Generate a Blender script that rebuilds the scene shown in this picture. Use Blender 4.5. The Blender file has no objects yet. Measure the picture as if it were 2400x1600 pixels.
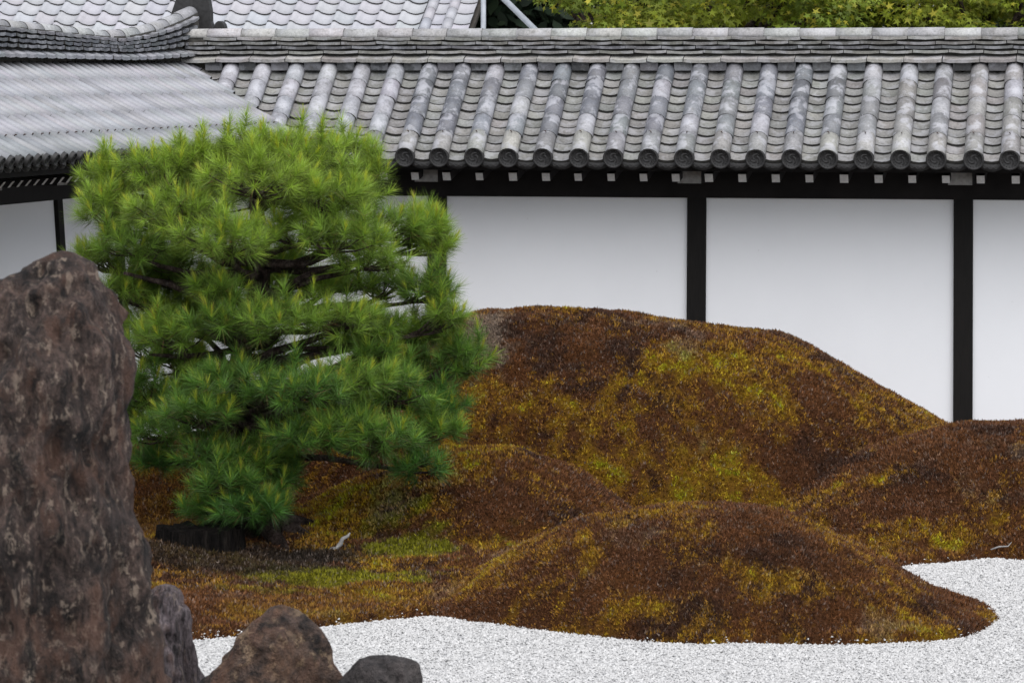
import bpy, math, random
import numpy as np
from mathutils import Matrix, Vector

random.seed(11)
RNG = np.random.default_rng(11)
SC = bpy.context.scene
COL = SC.collection
R = math.radians

# ------------------------------------------------------------------ camera, sky, sun, exposure
CAM_H = 2.9
F = 8320.0                    # focal length in photo pixels (photo is 2400 wide)
HY = 150.0                    # photo row of the horizon
cam_d = bpy.data.cameras.new('camera')
cam = bpy.data.objects.new('camera', cam_d)
COL.objects.link(cam)
cam.location = (0, 0, CAM_H)
cam.rotation_euler = (R(90), 0, 0)
cam_d.sensor_width = 36.0
cam_d.lens = 36.0 * F / 2400.0
cam_d.shift_y = -(800.0 - HY) / 2400.0
cam_d.clip_start = 0.5
cam_d.clip_end = 2000.0
cam_d.dof.use_dof = True
cam_d.dof.focus_distance = 24.0
cam_d.dof.aperture_fstop = 10.0
SC.camera = cam

SUN_EL, SUN_ROT = R(62), R(165)          # rotation measured like the sky node's
world = bpy.data.worlds.new('World')
SC.world = world
world.use_nodes = True
wn, wl = world.node_tree.nodes, world.node_tree.links
bg = wn['Background']
sky = wn.new('ShaderNodeTexSky')
sky.sky_type = 'NISHITA'
sky.sun_disc = False
sky.sun_elevation = SUN_EL
sky.sun_rotation = SUN_ROT
sky.air_density = 1.0
sky.dust_density = 1.0
hs = wn.new('ShaderNodeHueSaturation')   # thin overcast: a paler, greyer sky
hs.inputs['Saturation'].default_value = 0.4
hs.inputs['Value'].default_value = 1.0
wl.new(sky.outputs[0], hs.inputs['Color'])
wl.new(hs.outputs[0], bg.inputs['Color'])
bg.inputs['Strength'].default_value = 0.07

sun_d = bpy.data.lights.new('sun', 'SUN')
sun_d.energy = 1.5
sun_d.angle = R(95)
sun_d.color = (1.0, 0.98, 0.96)
sun = bpy.data.objects.new('sun', sun_d)
COL.objects.link(sun)
# the sky node's rotation 0 looks to +Y and turns clockwise seen from above
sdv = Vector((math.sin(SUN_ROT) * math.cos(SUN_EL), math.cos(SUN_ROT) * math.cos(SUN_EL), math.sin(SUN_EL)))
sun.rotation_euler = sdv.to_track_quat('Z', 'Y').to_euler()
sun.location = (0, 0, 30)

SC.render.engine = 'CYCLES'
SC.view_settings.view_transform = 'Standard'
SC.view_settings.look = 'None'
SC.view_settings.gamma = 1.0
SC.view_settings.use_curve_mapping = False
SC.view_settings.exposure = 1.4


def px(x, y, d):
    """photo pixel seen at depth d -> the point of the place it shows"""
    return Vector(((x - 1200.0) / F * d, d, CAM_H - (y - HY) / F * d))


# ------------------------------------------------------------------ noise (numpy)
_P = RNG.permutation(4096)


def _h(ix, iy, iz):
    return _P[(_P[(_P[ix & 4095] + iy) & 4095] + iz) & 4095] / 4095.0


def vnoise(x, y, z=None):
    x = np.asarray(x, float); y = np.asarray(y, float)
    z = np.zeros_like(x) if z is None else np.asarray(z, float)
    ix, iy, iz = np.floor(x).astype(int), np.floor(y).astype(int), np.floor(z).astype(int)
    fx, fy, fz = x - ix, y - iy, z - iz
    fx, fy, fz = [f * f * (3 - 2 * f) for f in (fx, fy, fz)]
    r = 0
    for a in (0, 1):
        for b in (0, 1):
            for c in (0, 1):
                w = (fx if a else 1 - fx) * (fy if b else 1 - fy) * (fz if c else 1 - fz)
                r = r + w * _h(ix + a, iy + b, iz + c)
    return r


def fbm(x, y, z=None, o=4, gain=0.5):
    s, a, t, k = 0, 1.0, 0, 1.0
    for i in range(o):
        s = s + a * vnoise(np.asarray(x) * k + 17.3 * i, np.asarray(y) * k + 5.1 * i, None if z is None else np.asarray(z) * k + 9.7 * i)
        t += a; a *= gain; k *= 2.03
    return s / t


def sstep(a, b, x):
    t = np.clip((x - a) / (b - a), 0, 1)
    return t * t * (3 - 2 * t)


# ------------------------------------------------------------------ object helpers
W = {}


def link(o, parent=None, world_m=None):
    COL.objects.link(o)
    wm = world_m if world_m is not None else Matrix.Identity(4)
    if parent is not None:
        o.parent = parent
        o.matrix_parent_inverse = W[parent.name].inverted()
    o.matrix_basis = wm
    W[o.name] = wm
    return o


def tag(o, label=None, cat=None, group=None, kind=None):
    if label: o['label'] = label
    if cat: o['category'] = cat
    if group: o['group'] = group
    if kind: o['kind'] = kind
    return o


def empty(name, loc, label=None, cat=None, group=None, kind=None, parent=None):
    o = bpy.data.objects.new(name, None)
    o.empty_display_size = 0.1
    link(o, parent, Matrix.Translation(Vector(loc)))
    return tag(o, label, cat, group, kind)


def mesh(name, V, Fc, mats, idx=None, smooth=False):
    me = bpy.data.meshes.new(name)
    me.from_pydata([tuple(v) for v in V], [], [tuple(f) for f in Fc])
    for m in (mats if isinstance(mats, (list, tuple)) else [mats]):
        me.materials.append(m)
    if idx is not None:
        me.polygons.foreach_set('material_index', np.array(idx, dtype=np.int32))
    if smooth is True:
        me.polygons.foreach_set('use_smooth', np.ones(len(Fc), dtype=bool))
    elif smooth:
        me.polygons.foreach_set('use_smooth', np.array(smooth, dtype=bool))
    me.update()
    return me


def mesh_np(name, V, Fc, mat, col=None, smooth=False):
    """fast mesh of equal-sided faces from arrays; col = per-vertex rgb"""
    V = np.ascontiguousarray(V, dtype=np.float32); Fc = np.ascontiguousarray(Fc, dtype=np.int32)
    me = bpy.data.meshes.new(name)
    n, k = Fc.shape
    me.vertices.add(len(V)); me.vertices.foreach_set('co', V.ravel())
    me.loops.add(n * k); me.loops.foreach_set('vertex_index', Fc.ravel())
    me.polygons.add(n)
    me.polygons.foreach_set('loop_start', np.arange(0, n * k, k, dtype=np.int32))
    if smooth:
        me.polygons.foreach_set('use_smooth', np.ones(n, dtype=bool))
    me.materials.append(mat)
    me.update(calc_edges=True)
    if col is not None:
        a = me.attributes.new('col', 'FLOAT_COLOR', 'POINT')
        c = np.ones((len(V), 4), dtype=np.float32); c[:, :3] = col
        a.data.foreach_set('color', c.ravel())
    return me


def ob(name, me, parent=None, wm=None, color=None):
    o = bpy.data.objects.new(name, me)
    if color is not None:
        o.color = (*color, 1.0)
    return link(o, parent, wm)


class MB:
    def __init__(s): s.v, s.f, s.m, s.s = [], [], [], []

    def add(s, V, Fc, m=0, sm=False):
        b = len(s.v)
        s.v += [tuple(v) for v in V]
        s.f += [tuple(i + b for i in f) for f in Fc]
        s.m += (list(m) if isinstance(m, (list, tuple)) else [m] * len(Fc))
        s.s += [sm] * len(Fc)
        return s

    def box(s, a, b, m=0):
        x0, y0, z0 = a; x1, y1, z1 = b
        return s.add([(x0, y0, z0), (x1, y0, z0), (x1, y1, z0), (x0, y1, z0), (x0, y0, z1), (x1, y0, z1), (x1, y1, z1), (x0, y1, z1)],
                     [(0, 3, 2, 1), (4, 5, 6, 7), (0, 1, 5, 4), (1, 2, 6, 5), (2, 3, 7, 6), (3, 0, 4, 7)], m)

    def tube(s, pts, rad, n=8, m=0, cap=True, sm=True, jit=0.0):
        pts = [Vector(p) for p in pts]
        V, Fc = [], []
        up = Vector((0.13, 0.21, 1)).normalized()
        for i, p in enumerate(pts):
            d = (pts[min(i + 1, len(pts) - 1)] - pts[max(i - 1, 0)])
            d = d.normalized() if d.length > 1e-9 else Vector((0, 0, 1))
            a = d.cross(up)
            if a.length < 0.05: a = d.cross(Vector((1, 0, 0)))
            a.normalize(); b = d.cross(a)
            r = rad[i] if hasattr(rad, '__len__') else rad
            for k in range(n):
                t = 2 * math.pi * k / n
                q = r * (1 + jit * (random.random() - .5))
                V.append(p + (a * math.cos(t) + b * math.sin(t)) * q)
        for i in range(len(pts) - 1):
            for k in range(n):
                Fc.append((i * n + k, i * n + (k + 1) % n, (i + 1) * n + (k + 1) % n, (i + 1) * n + k))
        if cap:
            Fc.append(tuple(range(n - 1, -1, -1)))
            Fc.append(tuple((len(pts) - 1) * n + k for k in range(n)))
        return s.add(V, Fc, m, sm)

    def mesh(s, name, mats):
        return mesh(name, s.v, s.f, mats, s.m, s.s)


# ------------------------------------------------------------------ materials
def new_mat(name):
    m = bpy.data.materials.new(name)
    m.use_nodes = True
    nt = m.node_tree
    return m, nt.nodes, nt.links, nt.nodes['Principled BSDF']


def nd(ns, t, **kw):
    n = ns.new(t)
    for k, v in kw.items():
        if k in n.inputs.keys(): n.inputs[k].default_value = v
        else: setattr(n, k, v)
    return n


def noise(ns, ls, vec, scale, detail=4, rough=0.55):
    n = nd(ns, 'ShaderNodeTexNoise', Scale=scale, Detail=detail, Roughness=rough)
    if vec is not None: ls.new(vec, n.inputs['Vector'])
    return n.outputs['Fac']


def ramp(ns, ls, fac, stops):
    r = ns.new('ShaderNodeValToRGB')
    els = r.color_ramp.elements
    while len(els) < len(stops): els.new(0.5)
    for e, (p, c) in zip(els, stops):
        e.position = p
        e.color = (*c, 1) if hasattr(c, '__len__') else (c, c, c, 1)
    ls.new(fac, r.inputs[0])
    return r.outputs[0]


def mix(ns, ls, fac, a, b, mode='MIX'):
    m = ns.new('ShaderNodeMix'); m.data_type = 'RGBA'; m.blend_type = mode
    for s, v in ((0, fac), (6, a), (7, b)):
        if hasattr(v, 'is_output'): ls.new(v, m.inputs[s])
        elif hasattr(v, '__len__'): m.inputs[s].default_value = (*v, 1)
        else: m.inputs[s].default_value = v
    return m.outputs[2]


def bump(ns, ls, p, h, strength=0.4, dist=0.01):
    b = nd(ns, 'ShaderNodeBump', Strength=strength, Distance=dist)
    ls.new(h, b.inputs['Height'])
    ls.new(b.outputs[0], p.inputs['Normal'])


def tile_material(name, rough=0.5, patch=0.5, spec=0.5, mot=1.0):
    """fired clay tile: the object's own colour, mottled, with bloom patches, streaks and specks of lichen"""
    m, ns, ls, p = new_mat(name)
    oi = ns.new('ShaderNodeObjectInfo')
    tc = ns.new('ShaderNodeTexCoord')
    off = nd(ns, 'ShaderNodeVectorMath', operation='SCALE'); off.inputs['Scale'].default_value = 37.0
    cx = ns.new('ShaderNodeCombineXYZ')
    for i in range(3): ls.new(oi.outputs['Random'], cx.inputs[i])
    ls.new(cx.outputs[0], off.inputs[0])
    ad = nd(ns, 'ShaderNodeVectorMath', operation='ADD')
    ls.new(tc.outputs['Object'], ad.inputs[0]); ls.new(off.outputs[0], ad.inputs[1])
    v = ad.outputs[0]
    n1 = noise(ns, ls, v, 9, 5, 0.6)
    n2 = noise(ns, ls, v, 60, 4, 0.6)
    n3 = noise(ns, ls, v, 22, 3, 0.5)
    base = mix(ns, ls, 1.0, oi.outputs['Color'], ramp(ns, ls, n2, [(0.25, 1 - .32 * mot), (0.75, 1 + .25 * mot)]), 'MULTIPLY')
    pale = ramp(ns, ls, n1, [(0.50, 0.0), (0.58, patch)])
    base = mix(ns, ls, pale, base, (0.42, 0.42, 0.45))
    dirt = ramp(ns, ls, n3, [(0.56, 0.0), (0.72, 0.45 * mot)])
    base = mix(ns, ls, dirt, base, (0.09, 0.085, 0.075))
    spk = ramp(ns, ls, noise(ns, ls, v, 130, 2, 0.5), [(0.66, 0.0), (0.70, 0.6 * mot)])
    base = mix(ns, ls, spk, base, (0.05, 0.05, 0.045))
    ls.new(base, p.inputs['Base Color'])
    p.inputs['Roughness'].default_value = rough
    p.inputs['Specular IOR Level'].default_value = spec
    bump(ns, ls, p, n2, 0.25, 0.004)
    return m


M_TILE = tile_material('clay_tile', 0.50, 0.55)
M_TILE_S = tile_material('clay_tile_smooth', 0.5, 0.12, 0.6, 0.3)
M_TILE_OLD = tile_material('clay_tile_old', 0.75, 0.3, 0.3)
M_TILE_PAN = tile_material('clay_pantile', 0.45, 0.15, 0.5, 0.35)


def plain(name, c, rough=0.7, var=0.3, scale=20, bs=0.3, bd=0.005, stretch=None, spec=0.3):
    m, ns, ls, p = new_mat(name)
    tc = ns.new('ShaderNodeTexCoord')
    v = tc.outputs['Object']
    if stretch:
        mp = ns.new('ShaderNodeMapping'); mp.inputs['Scale'].default_value = stretch
        ls.new(v, mp.inputs[0]); v = mp.outputs[0]
    n = noise(ns, ls, v, scale, 6, 0.6)
    col = ramp(ns, ls, n, [(0.25, tuple(x * (1 - var) for x in c)), (0.75, tuple(min(1, x * (1 + var)) for x in c))])
    ls.new(col, p.inputs['Base Color'])
    p.inputs['Roughness'].default_value = rough
    p.inputs['Specular IOR Level'].default_value = spec
    if bs: bump(ns, ls, p, n, bs, bd)
    return m


M_EDGE = plain('tile_edge_grime', (0.035, 0.033, 0.03), 0.85, 0.5, 40)
M_DISC = plain('eave_disc_clay', (0.028, 0.027, 0.027), 0.6, 0.5, 30)
M_WOOD = plain('blackened_wood', (0.007, 0.0058, 0.005), 0.7, 0.5, 12, 0.3, 0.004, (8, 8, 0.6), 0.2)
M_WOODL = plain('blackened_beam_wood', (0.012, 0.010, 0.010), 0.7, 0.5, 6, 0.2, 0.004, None, 0.2)
M_WHITE = plain('white_rafter_paint', (0.62, 0.61, 0.60), 0.8, 0.18, 45, 0.2)
M_GREYW = plain('weathered_white_paint', (0.33, 0.32, 0.31), 0.85, 0.35, 25, 0.2)
M_MORTAR = plain('ridge_mortar', (0.05, 0.047, 0.042), 0.95, 0.5, 30, 0.6, 0.01)
M_DECK = plain('roof_bed', (0.045, 0.04, 0.035), 0.95, 0.4, 20)
M_IRON = plain('rusty_nail', (0.05, 0.025, 0.018), 0.8, 0.4, 60)
M_METAL = plain('galvanised_steel', (0.30, 0.32, 0.35), 0.45, 0.2, 15, 0.1, 0.002, None, 0.5)
M_DEAD = plain('bleached_wood', (0.24, 0.23, 0.22), 0.9, 0.5, 30, 0.6, 0.01)


def plaster():
    m, ns, ls, p = new_mat('white_plaster')
    g = ns.new('ShaderNodeNewGeometry')
    n = noise(ns, ls, g.outputs['Position'], 1.2, 5, 0.6)
    n2 = noise(ns, ls, g.outputs['Position'], 40, 3, 0.5)
    c = ramp(ns, ls, n, [(0.3, (0.83, 0.83, 0.845)), (0.7, (0.87, 0.87, 0.885))])
    sp = ramp(ns, ls, noise(ns, ls, g.outputs['Position'], 22, 2, 0.5), [(0.76, 0.0), (0.80, 0.35)])
    c = mix(ns, ls, sp, c, (0.6, 0.6, 0.6))
    ls.new(c, p.inputs['Base Color'])
    p.inputs['Roughness'].default_value = 0.9
    p.inputs['Specular IOR Level'].default_value = 0.2
    bump(ns, ls, p, n2, 0.08, 0.002)
    return m


M_PLASTER = plaster()


def attr_mat(name, rough=0.8, transl=0.0, spec=0.2, noise_scale=None):
    m, ns, ls, p = new_mat(name)
    a = ns.new('ShaderNodeAttribute'); a.attribute_name = 'col'
    c = a.outputs['Color']
    if noise_scale:
        g = ns.new('ShaderNodeNewGeometry')
        n = noise(ns, ls, g.outputs['Position'], noise_scale, 3, 0.6)
        c = mix(ns, ls, 1.0, c, ramp(ns, ls, n, [(0.3, 0.55), (0.7, 1.35)]), 'MULTIPLY')
        bump(ns, ls, p, n, 0.6, 0.01)
    ls.new(c, p.inputs['Base Color'])
    p.inputs['Roughness'].default_value = rough
    p.inputs['Specular IOR Level'].default_value = spec
    if transl > 0:
        t = ns.new('ShaderNodeBsdfTranslucent'); ls.new(c, t.inputs[0])
        ms = ns.new('ShaderNodeMixShader'); ms.inputs[0].default_value = transl
        ls.new(p.outputs[0], ms.inputs[1]); ls.new(t.outputs[0], ms.inputs[2])
        ls.new(ms.outputs[0], ns['Material Output'].inputs[0])
    return m


M_MOSS = attr_mat('moss_bed', 0.95, 0.0, 0.05, 90)
M_TUFT = attr_mat('moss_tuft', 0.7, 0.15, 0.25)
M_NEEDLE = attr_mat('pine_needle', 0.45, 0.25, 0.4)
M_LEAF = attr_mat('broad_leaf', 0.55, 0.35, 0.3)
M_PEB = attr_mat('white_pebble', 0.7, 0.0, 0.3)


def gravel_bed():
    m, ns, ls, p = new_mat('gravel_bed')
    g = ns.new('ShaderNodeNewGeometry')
    vo = nd(ns, 'ShaderNodeTexVoronoi', Scale=90.0); ls.new(g.outputs['Position'], vo.inputs['Vector'])
    c = ramp(ns, ls, vo.outputs['Distance'], [(0.0, 0.54), (0.5, 0.47), (0.8, 0.22)])
    n = noise(ns, ls, g.outputs['Position'], 60, 3, 0.6)
    c = mix(ns, ls, 1.0, c, ramp(ns, ls, n, [(0.3, 0.7), (0.7, 1.1)]), 'MULTIPLY')
    ls.new(c, p.inputs['Base Color'])
    p.inputs['Roughness'].default_value = 0.9
    bump(ns, ls, p, vo.outputs['Distance'], 0.8, -0.006)
    return m


M_GRAVEL = gravel_bed()


def rock_mat(name, cols, pale, scale=4.0, spk=0.5, stretch=(1, 1, 0.6), pale_at=(0.60, 0.68), fleck=0.0):
    m, ns, ls, p = new_mat(name)
    tc = ns.new('ShaderNodeTexCoord')
    mp = ns.new('ShaderNodeMapping'); mp.inputs['Scale'].default_value = stretch
    ls.new(tc.outputs['Object'], mp.inputs[0]); v = mp.outputs[0]
    n1 = noise(ns, ls, v, scale, 8, 0.65)
    n2 = noise(ns, ls, v, scale * 6, 6, 0.65)
    n3 = noise(ns, ls, v, scale * 2.6, 5, 0.6)
    n4 = noise(ns, ls, v, scale * 20, 4, 0.6)
    c = ramp(ns, ls, n1, [(0.32, cols[0]), (0.48, cols[1]), (0.60, cols[2]), (0.72, cols[3])])
    c = mix(ns, ls, 1.0, c, ramp(ns, ls, n2, [(0.32, 0.30), (0.68, 1.9)]), 'MULTIPLY')
    lf = ramp(ns, ls, n3, [(pale_at[0], 0.0), (pale_at[1], spk)])
    lf = mix(ns, ls, 1.0, lf, ramp(ns, ls, n4, [(0.42, 0.0), (0.58, 1.0)]), 'MULTIPLY')
    c = mix(ns, ls, lf, c, pale)
    if fleck:
        n5 = noise(ns, ls, v, scale * 3.0, 5, 0.62); n6 = noise(ns, ls, v, scale * 1.7, 3, 0.5)
        ff = mix(ns, ls, 1.0, ramp(ns, ls, n5, [(0.57, 0.0), (0.61, fleck)]), ramp(ns, ls, n6, [(0.36, 0.15), (0.58, 1.0)]), 'MULTIPLY')
        c = mix(ns, ls, ff, c, tuple(x * 1.1 for x in pale))
        c = mix(ns, ls, ramp(ns, ls, noise(ns, ls, v, scale * 0.9, 4, 0.6), [(0.50, 0.0), (0.62, 0.55)]), c, (0.15, 0.072, 0.045))
        dk = ramp(ns, ls, noise(ns, ls, v, scale * 2.1, 5, 0.65), [(0.34, 0.10), (0.48, 1.0)])
        c = mix(ns, ls, 1.0, c, dk, 'MULTIPLY')
    ls.new(c, p.inputs['Base Color'])
    p.inputs['Roughness'].default_value = 0.8
    p.inputs['Specular IOR Level'].default_value = 0.35
    h = mix(ns, ls, 0.5, n2, n4)
    bump(ns, ls, p, h, 1.0, 0.09)
    return m


M_ROCK_A = rock_mat('dark_schist', [(0.018, 0.013, 0.012), (0.058, 0.040, 0.034), (0.110, 0.072, 0.058), (0.135, 0.10, 0.085)], (0.36, 0.28, 0.215), 6, 0.7, (1.6, 1.6, 0.75), (0.58, 0.64), 0.8)
M_ROCK_B = rock_mat('purple_schist', [(0.06, 0.048, 0.052), (0.15, 0.12, 0.127), (0.23, 0.19, 0.20), (0.33, 0.28, 0.27)], (0.36, 0.28, 0.17), 5, 0.6, (3.0, 3.0, 0.5), (0.60, 0.66), .35)
M_ROCK_C = rock_mat('rusty_boulder', [(0.035, 0.026, 0.024), (0.085, 0.055, 0.042), (0.115, 0.064, 0.040), (0.10, 0.074, 0.062)], (0.42, 0.30, 0.18), 5, 0.6, (1, 1, 1), (0.60, 0.66), .45)
M_ROCK_D = rock_mat('dark_boulder', [(0.025, 0.022, 0.022), (0.045, 0.038, 0.037), (0.065, 0.055, 0.052), (0.09, 0.08, 0.075)], (0.20, 0.18, 0.16), 4, 0.3, (1, 1, 1), (0.66, 0.74))
M_BARK = rock_mat('pine_bark', [(0.02, 0.015, 0.013), (0.055, 0.038, 0.032), (0.10, 0.075, 0.065), (0.15, 0.12, 0.105)], (0.26, 0.24, 0.22), 14, 0.5, (1, 1, 0.5))
M_STUMP = rock_mat('old_stump_wood', [(0.005, 0.004, 0.004), (0.012, 0.010, 0.009), (0.025, 0.020, 0.017), (0.035, 0.03, 0.025)], (0.06, 0.06, 0.045), 10, 0.4, (2.5, 2.5, 0.3))

for _m in (M_STUMP, M_BARK): _m.node_tree.nodes['Principled BSDF'].inputs['Specular IOR Level'].default_value = 0.08

# ------------------------------------------------------------------ ground, gravel, moss terrain
edge_px = [(-260, 1535), (300, 1512), (465, 1502), (600, 1488), (760, 1471), (900, 1456), (1010, 1446), (1130, 1453), (1240, 1469), (1330, 1483),
           (1420, 1496), (1500, 1505), (1640, 1512), (1740, 1510), (1900, 1513), (2050, 1511), (2180, 1506), (2270, 1495), (2325, 1476),
           (2348, 1453), (2335, 1433), (2290, 1417), (2200, 1400), (2140, 1378), (2085, 1350), (2080, 1337), (2140, 1326), (2250, 1318),
           (2330, 1309), (2360, 1313), (2420, 1315), (2600, 1310), (2950, 1322)]
EDGE = [((x - 1200) / (y - HY) * CAM_H, F * CAM_H / (y - HY)) for x, y in edge_px]
EDGE += [(5.2, 21.0), (5.2, 25.3), (-2.6, 26.9), (-5.0, 16.9)]
EDGE = np.array(EDGE)


def moss_dist(X, Y):
    """signed distance to the edge of the moss (inside positive)"""
    X = np.asarray(X, float); Y = np.asarray(Y, float)
    best = np.full(X.shape, 1e9); ins = np.zeros(X.shape, bool)
    n = len(EDGE)
    for i in range(n):
        ax, ay = EDGE[i]; bx, by = EDGE[(i + 1) % n]
        ex, ey = bx - ax, by - ay
        t = np.clip(((X - ax) * ex + (Y - ay) * ey) / (ex * ex + ey * ey), 0, 1)
        best = np.minimum(best, (X - ax - t * ex) ** 2 + (Y - ay - t * ey) ** 2)
        c = (ay > Y) != (by > Y)
        with np.errstate(divide='ignore', invalid='ignore'):
            xi = ax + (Y - ay) * ex / (ey if ey != 0 else 1e-9)
        ins ^= c & (X < xi)
    d = np.sqrt(best)
    return np.where(ins, d, -d)


def ground_h(X, Y):
    d = moss_dist(X, Y) + 0.05 * (fbm(X * 5, Y * 5, o=3) - 0.5)
    h = -0.05 + 0.085 * sstep(-0.06, 0.10, d) + 0.075 * np.clip(d, 0, 3.3)
    h = h + (0.10 * (fbm(X * 1.1 + 3, Y * 1.1, o=3) - 0.5) + 0.05 * (fbm(X * 4.0, Y * 5.0, o=3) - 0.5)) * sstep(0.05, 0.6, d)
    return h


class Mound:
    def __init__(s, sil, zc, wf, wb, name, label, dome=0.5):
        s.name, s.label, s.dome = name, label, dome
        zc = np.broadcast_to(np.array(zc, float), (len(sil),))
        s.X = np.array([(x - 1200) / F * d for (x, y), d in zip(sil, zc)])
        s.Z = np.array([CAM_H - (y + 14 - HY) / F * d for (x, y), d in zip(sil, zc)])
        s.D = zc
        s.wf = np.broadcast_to(np.array(wf, float), (len(sil),))
        s.wb = np.broadcast_to(np.array(wb, float), (len(sil),))

    def h(s, X, Y):
        def it(v):
            # softened linear interpolation
            r = 0
            for o, w in ((-0.16, .1), (-0.08, .25), (0, .3), (0.08, .25), (0.16, .1)):
                r = r + w * np.interp(X + o, s.X, v)
            return r
        prof, d, wf, wb = it(s.Z), it(s.D), it(s.wf), it(s.wb)
        g = ground_h(X, Y) - 0.05
        v = (Y - d) / np.where(Y < d, wf, wb)
        av = np.clip(np.abs(v), 0, 1)
        shp = s.dome * (1 - av ** 2.1) + (1 - s.dome) * 0.5 * (1 + np.cos(np.pi * av))
        h = g + (prof - g) * shp
        h = h + (0.05 * (fbm(X * 1.6 + 9, Y * 1.6, o=2) - 0.5) + 0.055 * (fbm(X * 5, Y * 6, o=4) - 0.5)) * np.clip(shp * 3, 0, 1)
        out = (X < s.X[0]) | (X > s.X[-1]) | (np.abs(v) >= 1)
        return np.where(out, g - 0.03, h)


MOUNDS = [
    Mound([(420, 1060), (500, 1015), (600, 962), (700, 900), (780, 850), (850, 812), (930, 772), (1000, 745), (1085, 726), (1150, 718), (1235, 712), (1340, 716),
           (1500, 728), (1620, 739), (1750, 758), (1830, 775), (1900, 800), (1950, 832), (2050, 889), (2150, 944), (2230, 986), (2330, 1040), (2450, 1100)],
          23.6, [1.0, 1.2, 1.4, 1.5, 1.7, 1.8, 1.9, 1.95, 2.0, 2.05, 2.05, 2.05, 2.0, 2.0, 1.95, 1.9, 1.85, 1.8, 1.6, 1.4, 1.2, 1.0, .8], 2.0,
          'moss_mound', 'largest moss mound, brown and yellow, rising in front of the white wall panels', 0.75),
    Mound([(1740, 1170), (1800, 1140), (1870, 1108), (1950, 1074), (2030, 1048), (2100, 1025), (2200, 994), (2260, 984), (2330, 978), (2420, 974), (2550, 985), (2700, 1020), (2850, 1090), (2950, 1170)],
          22.3, [0.8, 1.0, 1.3, 1.5, 1.6, 1.6, 1.6, 1.6, 1.6, 1.6, 1.6, 1.5, 1.3, 1.0], 1.7,
          'moss_mound', 'red-brown moss mound cut off by the right edge of the picture', 0.6),
    Mound([(620, 1235), (680, 1195), (760, 1150), (850, 1105), (940, 1066), (1040, 1036), (1120, 1024), (1190, 1029), (1270, 1052), (1350, 1088), (1400, 1118), (1440, 1152), (1475, 1195)],
          21.3, [0.7, 0.85, 0.95, 1.0, 1.05, 1.1, 1.15, 1.15, 1.1, 1.0, 0.9, 0.8, 0.6], 1.0,
          'moss_mound', 'dark brown moss mound just right of the pine, behind the front mound', 0.75),
    Mound([(140, 1150), (220, 1080), (300, 1035), (400, 1010), (500, 1020), (600, 1065), (680, 1130), (750, 1200)],
          22.0, 1.2, 1.2,
          'moss_mound', 'brown moss mound mostly hidden behind the pine and the tall rock', 0.6),
    Mound([(960, 1430), (1030, 1392), (1080, 1362), (1130, 1330), (1200, 1282), (1265, 1243), (1330, 1211), (1440, 1184), (1560, 1170), (1680, 1170), (1800, 1185),
           (1900, 1211), (2000, 1252), (2080, 1296), (2150, 1342), (2230, 1388), (2300, 1418)],
          [18.9, 18.95] + [19.0] * 13 + [18.8, 18.7], [0.5, 0.65, 0.75, 0.85, 0.95, 1.02, 1.1, 1.18, 1.24, 1.27, 1.28, 1.28, 1.26, 1.2, 1.1, 0.9, 0.7], [0.6, 0.7] + [0.95] * 11 + [0.7, 0.5, 0.35, 0.3],
          'moss_mound', 'nearest low moss mound, brown with yellow streaks, its foot edged by white gravel', 0.55),
]


def all_top(X, Y, skip=None):
    h = ground_h(X, Y) if skip != 'g' else np.full(X.shape, -9.0)
    for m in MOUNDS:
        if m is not skip: h = np.maximum(h, m.h(X, Y))
    return h


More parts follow.
